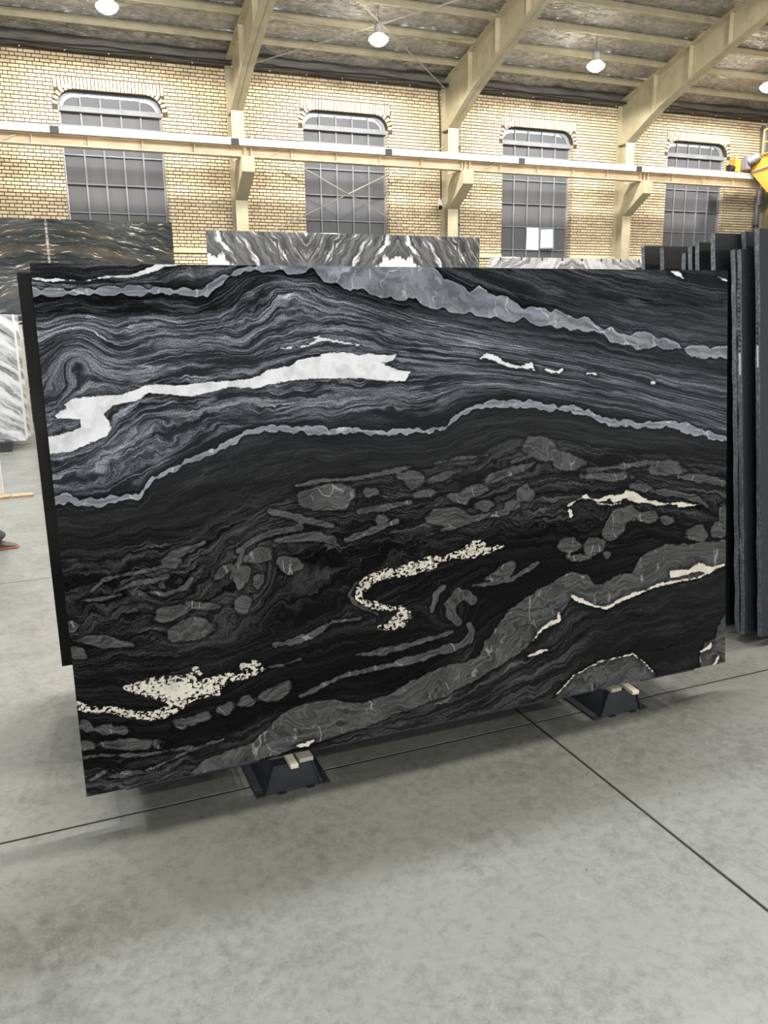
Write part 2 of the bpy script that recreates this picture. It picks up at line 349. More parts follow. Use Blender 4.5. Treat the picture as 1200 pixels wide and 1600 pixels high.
# ------------------------------------------------------------------ mesh helpers
class MB:
    def __init__(s): s.v = []; s.f = []; s.mi = []
    def add(s, vs, fs, mi=0):
        o = len(s.v); s.v += [tuple(p) for p in vs]; s.f += [tuple(i+o for i in f) for f in fs]; s.mi += [mi]*len(fs)
        return s
    def box(s, a, b, mi=0):
        x0, y0, z0 = a; x1, y1, z1 = b
        return s.add([(x0,y0,z0),(x1,y0,z0),(x1,y1,z0),(x0,y1,z0),(x0,y0,z1),(x1,y0,z1),(x1,y1,z1),(x0,y1,z1)],
                     [(0,3,2,1),(4,5,6,7),(0,1,5,4),(1,2,6,5),(2,3,7,6),(3,0,4,7)], mi)
    def chbox(s, a, b, c=0.004, mi=0):
        """box with the edges of both large y faces chamfered"""
        x0, y0, z0 = a; x1, y1, z1 = b
        vs = []
        for y, k in ((y0, c), (y0+c, 0), (y1-c, 0), (y1, c)):
            vs += [(x0+k,y,z0+k),(x1-k,y,z0+k),(x1-k,y,z1-k),(x0+k,y,z1-k)]
        fs = [(0,1,2,3),(15,14,13,12)]
        for r in range(3):
            for i in range(4):
                j = (i+1) % 4; a_, b_ = r*4+i, r*4+j
                fs.append((b_, a_, a_+4, b_+4))
        return s.add(vs, fs, mi)
    def prism(s, pts, axis, a, b, mi=0):
        """extrude a polygon of 2D points; axis 'x': pts are (y,z); 'y': (x,z); 'z': (x,y)"""
        n = len(pts)
        def P(p, t):
            return {'x': (t, p[0], p[1]), 'y': (p[0], t, p[1]), 'z': (p[0], p[1], t)}[axis]
        vs = [P(p, a) for p in pts] + [P(p, b) for p in pts]
        fs = [tuple(range(n))[::-1], tuple(range(n, 2*n))] + [(i, (i+1) % n, (i+1) % n+n, i+n) for i in range(n)]
        return s.add(vs, fs, mi)
    def tube(s, pts, r, n=8, mi=0, cap=True):
        pts = [Vector(p) for p in pts]; rings = []
        for i, p in enumerate(pts):
            d = (pts[min(i+1, len(pts)-1)] - pts[max(i-1, 0)]).normalized()
            a = d.orthogonal().normalized() if abs(d.z) > 0.99 else d.cross(Vector((0, 0, 1))).normalized()
            b = d.cross(a); rr = r[i] if isinstance(r, (list, tuple)) else r
            rings.append([p + rr*(math.cos(2*math.pi*k/n)*a + math.sin(2*math.pi*k/n)*b) for k in range(n)])
        vs = [v for R in rings for v in R]
        fs = [(i*n+k, i*n+(k+1) % n, (i+1)*n+(k+1) % n, (i+1)*n+k) for i in range(len(pts)-1) for k in range(n)]
        if cap: fs += [tuple(range(n))[::-1], tuple((len(pts)-1)*n+k for k in range(n))]
        return s.add(vs, fs, mi)
    def lathe(s, prof, c, n=20, mi=0):
        vs = []; fs = []
        for (r, z) in prof:
            for k in range(n):
                a = 2*math.pi*k/n; vs.append((c[0]+r*math.cos(a), c[1]+r*math.sin(a), c[2]+z))
        for i in range(len(prof)-1):
            for k in range(n): fs.append((i*n+k, i*n+(k+1) % n, (i+1)*n+(k+1) % n, (i+1)*n+k))
        fs += [tuple(range(n))[::-1], tuple((len(prof)-1)*n+k for k in range(n))]
        return s.add(vs, fs, mi)
    def mesh(s, name, mats, smooth=False):
        me = bpy.data.meshes.new(name); me.from_pydata(s.v, [], s.f)
        for m in (mats if isinstance(mats, (list, tuple)) else [mats]): me.materials.append(M[m] if isinstance(m, str) else m)
        if any(s.mi): me.polygons.foreach_set('material_index', s.mi)
        bm = bmesh.new(); bm.from_mesh(me); bmesh.ops.recalc_face_normals(bm, faces=bm.faces); bm.to_mesh(me); bm.free()
        if smooth: me.polygons.foreach_set('use_smooth', [True]*len(me.polygons))
        return me
    def build(s, name, mats, parent=None, smooth=False, loc=None, bevel=0):
        o = bpy.data.objects.new(name, s.mesh(name, mats, smooth)); COL.objects.link(o)
        if parent is not None: o.parent = parent
        if loc: o.location = loc
        if bevel:
            m = o.modifiers.new('b', 'BEVEL'); m.width = bevel; m.segments = 2; m.limit_method = 'ANGLE'
        return o
def tag(o, label=None, cat=None, group=None, kind=None):
    if label: o['label'] = label
    if cat: o['category'] = cat
    if group: o['group'] = group
    if kind: o['kind'] = kind
    return o
def empty(name, loc=(0, 0, 0)):
    o = bpy.data.objects.new(name, None); COL.objects.link(o); o.location = loc; o.empty_display_size = 0.1
    return o
def relink(o, name, parent, loc=(0, 0, 0)):
    c = o.copy(); c.name = name; COL.objects.link(c); c.parent = parent; c.location = loc
    return c

# ------------------------------------------------------------------ floor: cast concrete panels with sawn joints
fl = tag(empty('floor'), kind='structure')
MB().box((-14, -8, -0.30), (34, 24, -0.0016)).build('joint_bed', 'joint', fl)
ys = [2.755-3.13*4+3.13*i for i in range(0, 11)]
ys = [-8.0] + [y for y in ys if -7.9 < y < 20] + [20.6]
xs = [-13.9] + [1.81-4.9*k for k in (3, 2, 1)] + [1.81] + [1.81+4.9*k for k in (1, 2, 3, 4, 5)] + [33.9]
G = 0.0055
for i in range(len(xs)-1):
    for j in range(len(ys)-1):
        b = MB(); x0, x1, y0, y1 = xs[i]+G, xs[i+1]-G, ys[j]+G, ys[j+1]-G; c = 0.0012
        b.add([(x0,y0,-.1),(x1,y0,-.1),(x1,y1,-.1),(x0,y1,-.1),(x0,y0,-c),(x1,y0,-c),(x1,y1,-c),(x0,y1,-c),
               (x0+c,y0+c,0),(x1-c,y0+c,0),(x1-c,y1-c,0),(x0+c,y1-c,0)],
              [(0,3,2,1),(8,9,10,11)]+[(k,(k+1)%4,(k+1)%4+4,k+4) for k in range(4)]+[(k+4,(k+1)%4+4,(k+1)%4+8,k+8) for k in range(4)])
        b.build('concrete_panel', 'floor', fl)

# ------------------------------------------------------------------ brick wall at the back
WY = 20.0
WIN = [(0.89, 3.05), (6.27, 8.45), (11.68, 13.86), (17.06, 19.24)]
WZ0, WZ1, WR = 1.05, 6.54, 0.34
wall = tag(empty('wall_back'), kind='structure')
def in_open(x, z):
    for a, b in WIN:
        if a < x < b and WZ0 < z < WZ1:
            r = WR
            if z > WZ1-r:
                for cx, s in ((a+r, -1), (b-r, 1)):
                    if (x-cx)*s > 0 and math.hypot(x-cx, z-(WZ1-r)) > r: return False
            return True
    return False
def arch(a, b, r, z0, z1, n=7):
    pts = [(a, z0), (b, z0)]
    for k in range(n+1):
        t = math.pi/2*k/n; pts.append((b-r+r*math.cos(t), z1-r+r*math.sin(t)))
    for k in range(n+1):
        t = math.pi/2*(1+k/n); pts.append((a+r+r*math.cos(t), z1-r+r*math.sin(t)))
    return pts
# mortar body of the wall, 0.35 m thick, with the openings left free
body = MB(); YF, YB = WY+0.012, WY+0.40
X0, X1, ZT = -13.9, 33.9, 7.30
edges = [X0] + [e for w in WIN for e in w] + [X1]
for i in range(0, len(edges), 2): body.box((edges[i], YF, 0), (edges[i+1], YB, ZT))
for a, b in WIN:
    body.box((a, YF, 0), (b, YB, WZ0)); body.box((a, YF, WZ1), (b, YB, ZT))
    for s, e in ((1, a), (-1, b)):
        c = e+s*WR; pts = [(e, WZ1-WR), (e, WZ1)]
        for k in range(8):
            t = math.pi/2*k/7; pts.append((c-s*WR*math.sin(t), WZ1-WR+WR*math.cos(t)))
        body.prism(pts, 'y', YF, YB)
body.build('mortar_bed', 'mortar', wall)
# bricks: one long, one short, shifted from course to course
P, SL, HL, CH, BH = 0.3195, 0.206, 0.084, 0.0738, 0.0545
bricks = []    # (x0, x1, z0, z1)
def blocked(x0, x1, z0, z1):
    """part of the span that is free of window surrounds, as a list of (x0,x1)"""
    spans = [(x0, x1)]
    for a, b in WIN:
        lo = hi = None
        if z1 > WZ1+0.005 and z0 < WZ1+0.245: lo, hi = a-0.055, b+0.055   # soldier course
        elif z1 > WZ1-WR-0.02 and z0 <= WZ1+0.005:                         # curved corners
            h = min(max((z0+z1)/2-(WZ1-WR), 0.0), 0.40); e = math.sqrt((WR+0.110)**2-h*h)
            lo, hi = a+WR-e, b-WR+e
        elif z1 > WZ0 and z0 < WZ1: lo, hi = a, b
        if lo is None: continue
        out = []
        for s, e in spans:
            if e <= lo or s >= hi: out.append((s, e)); continue
            if s < lo: out.append((s, lo-0.006))
            if e > hi: out.append((hi+0.006, e))
        spans = out
    return [(s, e) for s, e in spans if e-s > 0.005]
ncourse = int(7.27/CH)
for k in range(ncourse):
    z0 = 0.004+k*CH; z1 = z0+BH
    x = -4.0 + (k % 2)*P*0.5 + 0.01*math.sin(k*1.7)
    while x < 21.3:
        for ln in (SL, HL):
            for s, e in blocked(x, x+ln, z0, z1): bricks.append((s, e, z0, z1))
            x += ln+0.0148
special = []    # (cx, cz, w, h, angle) soldier and corner bricks
for a, b in WIN:
    n = int(round((b-a+0.11)/0.0755)); w = (b-a+0.11)/n
    for i in range(n): special.append((a-0.055+w*(i+0.5), WZ1+0.122, w-0.017, 0.222, 0))
    for s, cx in ((-1, a+WR), (1, b-WR)):
        for i in range(6):
            t = math.radians(8+i*14.5)
            R = WR+0.055
            special.append((cx+s*R*math.cos(t), WZ1-WR+R*math.sin(t), 0.108, 0.062, s*t if s > 0 else -t))
def size_of(bk):
    cx, cz = (bk[0]+bk[1])/2, (bk[2]+bk[3])/2
    d = Vector((cx, WY, cz-CAM_H)); dep = d.dot(f_)
    px, py = 600+F_PX*d.dot(r_)/dep, 800-F_PX*d.dot(u_)/dep
    vis = 5 < px < 1195 and 5 < py < 335 + (70 if px < 0 else 0)
    return (bk[1]-bk[0])/dep**2*(1 if vis else 0)
order = sorted(range(len(bricks)), key=lambda i: -size_of(bricks[i]))
single = set(order[:300])
def brick_mesh(w, h, name):
    return MB().chbox((-w/2, -0.004, -h/2), (w/2, 0.014, h/2), 0.0035).mesh(name, 'brick')
cache = {}
rest = MB()
def put_brick(mb, cx, cz, w, h, ang=0.0, dy=0.0):
    t = MB().chbox((-w/2, -0.004, -h/2), (w/2, 0.014, h/2), 0.0035)
    ca, sa = math.cos(ang), math.sin(ang)
    mb.add([(cx+p[0]*ca-p[2]*sa, WY+dy+p[1], cz+p[0]*sa+p[2]*ca) for p in t.v], t.f[:1]+t.f[2:10])
for i, (s, e, z0, z1) in enumerate(bricks):
    dy = random.uniform(-0.003, 0.003)
    if i in single:
        key = round(e-s, 3)
        if key not in cache: cache[key] = brick_mesh(key, BH, 'brick')
        o = bpy.data.objects.new('brick', cache[key]); COL.objects.link(o); o.parent = wall
        o.location = ((s+e)/2, WY+dy, (z0+z1)/2)
    else: put_brick(rest, (s+e)/2, (z0+z1)/2, e-s, z1-z0, 0, dy)
for cx, cz, w, h, a in special: put_brick(rest, cx, cz, w, h, a, random.uniform(-0.003, 0.002))
# bricks of the window reveals
for a, b in WIN:
    for e, s in ((a, 1), (b, -1)):
        k = 0; z = WZ0
        while z < WZ1-WR-0.05:
            y = WY+0.02
            for ln in ((0.10, 0.13) if k % 2 else (0.05, 0.18)):
                rest.box((e-0.004 if s > 0 else e-0.012, y, z), (e+0.012 if s > 0 else e+0.004, y+ln-0.014, z+BH)); y += ln
            z += CH; k += 1
o = rest.build('distant_bricks', 'brick', wall); o['kind'] = 'stuff'
# pale sill band across the piers
trims = [(-4, WIN[0][0]-0.0)] + [(WIN[i][1], WIN[i+1][0]) for i in range(3)] + [(WIN[3][1], 21.3)]
tb = MB()
for a, b in trims: tb.box((a, WY-0.035, 3.26), (b, WY+0.01, 3.35))
tag(tb.build('trim_1', 'trim'), kind='structure')

# ------------------------------------------------------------------ other walls (beside and behind the camera)
def plain_wall(name, mb): return tag(mb.build(name, 'plaster'), kind='structure')
plain_wall('wall_left', MB().prism([(-7.4, 0), (20.0, 0), (20.0, 7.6), (6.5, 11.3), (-7.4, 7.6)], 'x', -14.0, -13.8))
plain_wall('wall_right', MB().prism([(-7.4, 0), (20.0, 0), (20.0, 7.6), (6.5, 11.3), (-7.4, 7.6)], 'x', 33.8, 34.0))
fw = MB().box((-14, -7.3, 0), (34, -7.0, 7.6))
plain_wall('wall_front', fw)

# ------------------------------------------------------------------ windows
BARS = [6.17, 5.86, 5.27, 4.68, 4.09, 3.50, 2.91, 2.32, 1.72]
def window(idx, a, b):
    w = tag(empty('window_%d' % idx, (0, 0, 0)), kind='structure')
    Y = WY+0.20
    ins = 0.04
    # frame: flat bar following the arched opening
    outer = arch(a+0.002, b-0.002, WR, WZ0, WZ1-0.002, 10)
    t_ = 0.045
    inner = arch(a+t_, b-t_, WR-0.03, WZ0+t_, WZ1-t_, 10)
    f = MB(); n = len(outer)
    vs = [(x, Y-0.03, z) for x, z in outer]+[(x, Y-0.03, z) for x, z in inner]+[(x, Y+0.05, z) for x, z in outer]+[(x, Y+0.05, z) for x, z in inner]
    fs = []
    for i in range(n):
        j = (i+1) % n
        fs += [(i, j, j+n, i+n), (i+2*n, i+3*n, j+3*n, j+2*n), (i+n, j+n, j+3*n, i+3*n), (i, i+2*n, j+2*n, j)]
    f.add(vs, fs); f.build('window_frame', 'window_steel', w)
    # five columns of grey sheets between steel bars
    nx = 5; cw = (b-a-2*t_)/nx
    top = 6.47
    zs = [top]+BARS+[WZ0+t_]
    R = 0.30
    for c in range(nx):
        x0, x1 = a+t_+c*cw, a+t_+(c+1)*cw
        for r in range(len(zs)-1):
            z1, z0 = zs[r], zs[r+1]
            if idx == 3 and c == 2 and r == 5: continue        # the open sash
            m = MB(); gx = 0.004
            if r == 0 and c in (0, nx-1):
                # rounded upper corner, standing clear of the frame so daylight shows
                e = x0+0.045 if c == 0 else x1-0.045; s = 1 if c == 0 else -1
                o_ = x1 if c == 0 else x0
                H = z1-0.035-z0; Wd = abs(o_-e)
                pts = [(o_, z0), (o_, z0+H)]
                rr = min(R, H)
                for k in range(9):
                    tt = math.pi/2*k/8
                    pts.append((e+s*(rr-rr*math.sin(tt)), z0+H-rr+rr*math.cos(tt)))
                pts.append((e, z0))
                m.prism(pts, 'y', Y+0.012, Y+0.018)
            else:
                zt = z1-(0.014 if r == 0 else 0)
                m.box((x0+gx, Y+0.012, z0), (x1-gx, Y+0.018, zt))
            m.build('pane', 'pane', w)
    for c in range(1, nx):
        x = a+t_+c*cw
        MB().box((x-0.017, Y-0.035, WZ0+t_), (x+0.017, Y+0.03, WZ1-t_)).build('mullion', 'window_steel', w)
    for i, z in enumerate(BARS):
        if i == 0: MB().box((a+0.01, Y-0.10, z-0.045), (b-0.01, Y+0.03, z+0.06)).build('transom', 'window_steel', w)
        else: MB().box((a+t_, Y-0.030, z-0.013), (b-t_, Y+0.03, z+0.013)).build('glazing_bar', 'window_steel', w)
    if idx == 3:
        x0 = a+t_+2*cw; x1 = x0+cw
        # sash swung open through most of a right angle, hinged at its right side
        ang = math.radians(142); hx, hy = x1-0.01, Y-0.04
        dx, dy = -math.cos(ang), -math.sin(ang)
        L = cw-0.02; z0, z1 = 3.52, 4.07
        def Q(u, v): return (hx+dx*u*L, hy+dy*u*L, z0+(z1-z0)*v)
        fr = MB()
        for (u0, u1, v0, v1) in ((0, 1, 0, 0.07), (0, 1, 0.93, 1), (0, 0.09, 0.07, 0.93), (0.91, 1, 0.07, 0.93)):
            q4 = [Q(u0, v0), Q(u1, v0), Q(u1, v1), Q(u0, v1)]
            nb = [(p[0]-dy*0.03, p[1]+dx*0.03, p[2]) for p in q4]
            fr.add(q4+nb, [(0,1,2,3),(7,6,5,4)]+[(k,(k+1)%4,(k+1)%4+4,k+4) for k in range(4)])
        sash = fr.build('open_sash', 'window_steel', w)
        q4 = [Q(0.09, 0.07), Q(0.91, 0.07), Q(0.91, 0.93), Q(0.09, 0.93)]
        nb = [(p[0]-dy*0.006, p[1]+dx*0.006, p[2]) for p in q4]
        MB().add(q4+nb, [(0,1,2,3),(7,6,5,4)]+[(k,(k+1)%4,(k+1)%4+4,k+4) for k in range(4)]).build('sash_glass', 'sash_glass', sash)
    return w
for i, (a, b) in enumerate(WIN): window(i+1, a, b)

# ------------------------------------------------------------------ ceiling: foil blankets over purlins
ceil = tag(empty('ceiling'), kind='structure')
MB().prism([(20.6, 7.35+0.45-0.16), (6.5, 11.0+0.45), (-7.6, 7.35+0.45-0.16), (-7.6, 7.9), (6.5, 11.6), (20.6, 7.9)], 'x', -14, 34).build('roof_deck', 'galv', ceil)
PUR = [19.25-0.872*k for k in range(0, 15)]
PX0, PX1 = -6.0, 26.5
def purlin(y, name='purlin'):
    z = roof_z(y)+0.02; h = 0.17
    pts = [(y-0.005, z+h), (y-0.005, z+0.006), (y-0.055, z+0.006), (y-0.055, z+0.022), (y-0.061, z+0.022), (y-0.061, z), (y+0.001, z), (y+0.001, z+h-0.006), (y+0.05, z+h-0.006), (y+0.05, z+h)]
    return MB().prism(pts, 'x', PX0, PX1).build(name, 'steel', ceil)
for y in PUR: purlin(y)
for k in range(15): purlin(RIDGE_Y-(PUR[-1]-RIDGE_Y)-0.872*k-0.2)
def foil(y0, y1, fine=True):
    nx = int((PX1-PX0)/(0.075 if fine else 0.4)); ny = 10 if fine else 4
    X, T = np.meshgrid(np.linspace(PX0, PX1, nx+1), np.linspace(0, 1, ny+1))
    Yv = y0+(y1-y0)*T
    zr = np.vectorize(roof_z)(Yv)+0.215
    sag = -0.045*np.sin(np.pi*T)*(1+0.5*np.sin(X*1.3+y0*3)+0.35*np.sin(X*3.1+y0*5))
    cre = 0.010*np.sin(X*10.5+6*T+y0*7)*np.sin(np.pi*T) + rng.normal(0, 0.0012, X.shape)
    tape = -0.008*(np.abs(((X/1.2+y0*0.37) % 1)-0.5) < 0.04)
    Z = zr+sag+cre+tape
    vs = np.stack([X, Yv, Z], -1).reshape(-1, 3)
    idx = np.arange((nx+1)*(ny+1)).reshape(ny+1, nx+1)
    fs = np.stack([idx[:-1, :-1], idx[1:, :-1], idx[1:, 1:], idx[:-1, 1:]], -1).reshape(-1, 4)
    me = bpy.data.meshes.new('foil_blanket'); me.from_pydata(vs.tolist(), [], fs.tolist()); me.materials.append(M['foil'])
    me.polygons.foreach_set('use_smooth', [True]*len(me.polygons))
    o = bpy.data.objects.new('foil_blanket', me); COL.objects.link(o); o.parent = ceil
foil(20.4, PUR[0])
for a, b in zip(PUR[:-1], PUR[1:]): foil(a, b, a > 13.0)
foil(PUR[-1], 6.9, False); foil(6.1, -7.2, False)
MB().box((PX0, 6.1, 10.93), (PX1, 6.9, 10.97)).build('ridge_skylight', 'led', ceil)
# dark folded end of the blanket with a slack cable along the wall head
nseg = 160; v = []; prof = [(0.0, 0.33), (-0.10, 0.26), (-0.17, 0.14), (-0.15, 0.03), (-0.05, -0.04), (0.02, -0.05)]
X = np.linspace(PX0, 21.5, nseg+1)
hem = MB(); vs = []
for i, x in enumerate(X):
    sagz = -0.02*abs(math.sin((x-4.62)/5.4*math.pi*2.5))+0.005*math.sin(x*7)
    for (dy, dz) in prof: vs.append((x, WY-0.01+dy+0.02*math.sin(x*5+dz*9), 7.33+dz+sagz*(1.2-dz*2)))
n = len(prof)
hem.add(vs, [(i*n+k, (i+1)*n+k, (i+1)*n+k+1, i*n+k+1) for i in range(nseg) for k in range(n-1)])
hem.build('folded_foil_hem', 'darkfoil', ceil, smooth=True)
for kk, (dz, ph) in enumerate(((0.0, 0), (0.05, 1.1))):
    pts = [(x, WY-0.20, 7.32+dz-0.05*abs(math.sin((x+ph)/1.5*math.pi/2))) for x in np.linspace(PX0, 21.4, 140)]
    MB().tube(pts, 0.012, 5).build('slack_cable', 'rope', ceil)
# pins of the blanket
pin = MB().lathe([(0.0, -0.012), (0.016, -0.008), (0.016, 0.008), (0.0, 0.012)], (0, 0, 0), 8).mesh('blanket_pin', 'sticker')
for x in np.arange(0.25, 21, 0.87):
    o = bpy.data.objects.new('blanket_pin', pin); COL.objects.link(o); o.parent = ceil; o.location = (float(x), WY-0.205, 7.20+random.uniform(0, .05))

# ------------------------------------------------------------------ steel frames
COLX = [-0.78, 4.62, 10.02, 15.40, 20.80]
coln = ['left end of the wall', 'left of the second window', 'between second and third windows with a wall camera beside it', 'between third and fourth windows', 'at the right end of the wall']
RB = [(19.58, 6.28), (18.42, 6.87), (17.21, 7.33), (16.07, 7.70), (15.04, 8.03), (6.5, 10.38)]
def column(x, where):
    c = empty('steel_column', (x, 19.8, 0))
    tag(c, 'cream painted steel column on the brick wall ' + where, 'column', 'columns along the brick wall')
    def bx(n, a, b): return MB().box((a[0], a[1]-19.8, a[2]), (b[0], b[1]-19.8, b[2])).build(n, 'steel', c)
    bx('front_flange', (-0.14, 19.57, 0), (0.14, 19.59, 6.28))
    bx('web', (-0.008, 19.59, 0.02), (0.008, 19.97, 6.26))
    bx('rear_flange', (-0.14, 19.97, 0), (0.14, 19.99, 7.3))
    bx('knee_plate', (-0.13, 19.59, 6.26), (0.13, 19.97, 6.28))
    bx('base_plate', (-0.2, 19.5, 0), (0.2, 19.99, 0.02))
    # stepped crane bracket
    b = MB().prism([(-0.23, 5.19), (-1.02, 5.19), (-1.02, 4.90), (-0.23, 4.42)], 'x', -0.135, -0.12)
    b.prism([(-0.23, 5.19), (-1.02, 5.19), (-1.02, 4.90), (-0.23, 4.42)], 'x', 0.12, 0.135)
    b.box((-0.14, -1.035, 4.90), (0.14, -1.02, 5.20))
    b.prism([(-1.035, 4.90), (-0.23, 4.41), (-0.23, 4.39), (-1.035, 4.88)], 'x', -0.14, 0.14)
    b.box((-0.14, -1.03, 5.185), (0.14, -0.21, 5.20))
    b.build('crane_bracket', 'steel', c)
    return c
def rafter(x, where):
    r = empty('steel_rafter', (x, 19.6, 6.28))
    tag(r, 'tapered cream steel roof rafter rising from the column ' + where, 'rafter', 'roof rafters')
    def L(p): return (p[0]-19.6, p[1]-6.28)
    web = [L((19.99, 7.30)), L((19.99, 6.30)), ] + [L(p) for p in RB] + [L((6.5, roof_z(6.5)-0.01))]
    MB().prism(web, 'x', -0.008, 0.008).build('web', 'steel', r)
    bf = MB()
    for p, q in zip(RB[:-1], RB[1:]):
        a, b = L(p), L(q); bf.prism([(a[0], a[1]), (b[0], b[1]), (b[0], b[1]+0.02), (a[0], a[1]+0.02)], 'x', -0.14, 0.14)
    bf.build('bottom_flange', 'steel', r)
    a, b = L((20.0, 7.34)), L((6.5, roof_z(6.5)-0.01))
    MB().prism([a, b, (b[0], b[1]+0.02), (a[0], a[1]+0.02)], 'x', -0.14, 0.14).build('top_flange', 'steel', r)
    for k in range(9):
        y = 18.62-1.25*k
        zb = np.interp(y, [p[0] for p in RB[::-1]], [p[1] for p in RB[::-1]])
        s = MB(); zt = roof_z(y)-0.005
        for sx in (-1, 1):
            s.box((min(sx*0.008, sx*0.12), y-19.6-0.008, zb+0.02-6.28), (max(sx*0.008, sx*0.12), y-19.6+0.008, zt-6.28))
        s.build('stiffener', 'steel', r)
    for k, y in enumerate(PUR[:12]):
        z = roof_z(y)+0.02-6.28
        b = MB().box((-0.05, y-19.6+0.002, z-0.01), (0.05, y-19.6+0.012, z+0.16))
        for sx in (-0.07, 0.07): b.tube([(sx, y-19.6+0.03, z-0.05), (sx, y-19.6+0.03, z+0.06)], 0.012, 6)
        b.build('purlin_cleat', 'darksteel', r)
    # far half of the portal beyond the ridge
    RM = [(2*RIDGE_Y-p[0], p[1]) for p in RB]
    web2 = [L((RM[-1][0], roof_z(6.5)-0.01)), L(RM[-1])] + [L(p) for p in RM[::-1][1:]] + [L((-7.0, 6.30)), L((-7.0, 7.3))]
    h = MB().prism(web2, 'x', -0.008, 0.008)
    for p, q in zip(RM[:-1], RM[1:]):
        a, b = L(p), L(q); h.prism([(a[0], a[1]), (b[0], b[1]), (b[0], b[1]+0.02), (a[0], a[1]+0.02)], 'x', -0.14, 0.14)
    h.build('opposite_rafter', 'steel', r)
    return r
rn = ['left of the first window, outside the frame', 'between the first and second windows', 'over the wall camera', 'over the crane beam, before the fourth window', 'right end, behind the yellow crane']
for i, x in enumerate(COLX):
    c = column(x, coln[i] if i != 1 else 'between the first and second windows'); rafter(x, ['at the far left', 'between the first and second windows', 'between the second and third windows', 'between the third and fourth windows', 'at the far right'][i])
# crossed brace rods of the second bay
def rod(name, a, b, r, label):
    o = MB().tube([a, b], r, 8).build(name, 'rod'); tag(o, label, 'brace rod', 'cross bracing of the second bay'); return o
rod('brace_rod', (4.80, 19.74, 5.85), (9.84, 19.74, 3.42), 0.014, 'brace rod falling from left to right across the second window')
rod('brace_rod', (4.80, 19.78, 3.50), (9.84, 19.78, 5.86), 0.014, 'brace rod rising from left to right across the second window')
rod('brace_rod', (10.0, 19.86, 7.19), (4.70, 15.6, 8.37), 0.014, 'roof brace rod falling to the right towards the column with the camera')
rod('brace_rod', (4.75, 19.75, 7.20), (9.95, 15.7, 8.33), 0.014, 'roof brace rod rising to the right under the foil ceiling')

# ------------------------------------------------------------------ crane runway beam
rb = empty('crane_runway_beam', (9, 19.0, 5.2))
tag(rb, 'long cream steel crane runway beam carried on column brackets across the windows', 'beam')
def rbx(n, a, b, m='rail'): return MB().box((a[0]-9, a[1]-19.0, a[2]-5.2), (b[0]-9, b[1]-19.0, b[2]-5.2)).build(n, m, rb)
RX0, RX1 = -4.5, 26.0
rbx('web', (RX0, 18.995, 5.215), (RX1, 19.005, 5.40))
rbx('bottom_flange', (RX0, 18.88, 5.20), (RX1, 19.12, 5.218))
rbx('top_flange', (RX0, 18.88, 5.40), (RX1, 19.12, 5.418))
rbx('crane_rail', (RX0, 18.97, 5.418), (RX1, 19.03, 5.47), 'darksteel')
k = 0; x = 0.29-1.07*4
while x < 25.5:
    if abs(((x-4.62) % 5.39)) > 0.3: rbx('stiffener', (x-0.006, 18.89, 5.218), (x+0.006, 18.995, 5.40))
    x += 1.07
for x in COLX:
    rbx('joint_plate', (x-0.03, 18.89, 5.218), (x-0.012, 18.995, 5.40)); rbx('joint_plate', (x+0.10, 18.89, 5.218), (x+0.118, 18.995, 5.40))
    MB().tube([(x+0.45-9, -0.03, 0.02), (x+0.78-9, -0.03, 0.17)], 0.02, 6).build('gusset', 'rail', rb)
cr = empty('conductor_rail', (9, 18.84, 5.42))
tag(cr, 'white enclosed conductor rail running along the front of the crane beam', 'conductor rail')
x = -0.14-1.79*2
while x < 25:
    MB().prism([(-0.03, 0.0), (0.03, 0.0), (0.035, 0.14), (-0.02, 0.145), (-0.035, 0.10)], 'x', x+0.012-9, x+1.778-9).build('cover', 'white_plastic', cr)
    MB().box((x-0.014-9, -0.038, -0.005), (x+0.014-9, 0.036, 0.165)).build('joint_clip', 'housing', cr)
    x += 1.79
for x in (-2.9, 0.73, 4.36, 7.95, 11.53, 15.12, 19.2, 22.8):
    MB().box((x-0.085-9, -0.05, -0.005), (x+0.085-9, -0.03, 0.125)).build('hanger_clamp', 'black', cr)
for x in np.arange(-3, 24, 1.8):
    MB().box((x-0.01-9, 0.03, 0.0), (x+0.01-9, 0.10, 0.02)).build('bracket', 'housing', cr)

# ------------------------------------------------------------------ yellow bridge crane at the right
cg = empty('bridge_crane', (19.3, 18.95, 5.47))
tag(cg, 'yellow bridge crane with motor and handrail standing on the runway beam at right', 'crane')
def cb(n, a, b, m='yellow', bev=0.01): return MB().box((a[0]-19.3, a[1]-18.95, a[2]-5.47), (b[0]-19.3, b[1]-18.95, b[2]-5.47)).build(n, m, cg, bevel=bev)
cb('end_carriage', (18.62, 18.90, 5.59), (22.2, 19.14, 5.90))
cb('bumper_plate', (18.50, 18.90, 5.60), (18.62, 19.14, 5.95))
MB().tube([(18.30-19.3, 0, 0.22), (18.50-19.3, 0, 0.22)], [0.09, 0.07], 12).build('rubber_buffer', 'black', cg)
for x in (18.9, 21.6): MB().tube([(x-19.3, -0.03, 0.125), (x-19.3, 0.06, 0.125)], 0.12, 18).build('wheel', 'darksteel', cg)
cb('gearbox', (18.68, 18.66, 5.62), (18.84, 18.89, 5.98), 'galv', 0.03)
MB().tube([(18.72-19.3, -0.26, 0.34), (18.80-19.3, -0.30, 0.38), (18.88-19.3, -0.38, 0.44), (18.93-19.3, -0.50, 0.48)], [0.08, 0.11, 0.12, 0.085], 14).build('motor', 'galv', cg)
gp = [(18.80, 5.59), (18.80, 5.88), (18.3, 5.97), (-6.2, 5.97), (-6.2, 5.3), (-5.0, 4.75), (17.9, 4.75), (18.7, 5.50)]
g = MB().prism([(p[0]-18.95, p[1]-5.47) for p in gp], 'x', -0.34, 0.08); g.build('girder', 'yellow', cg)
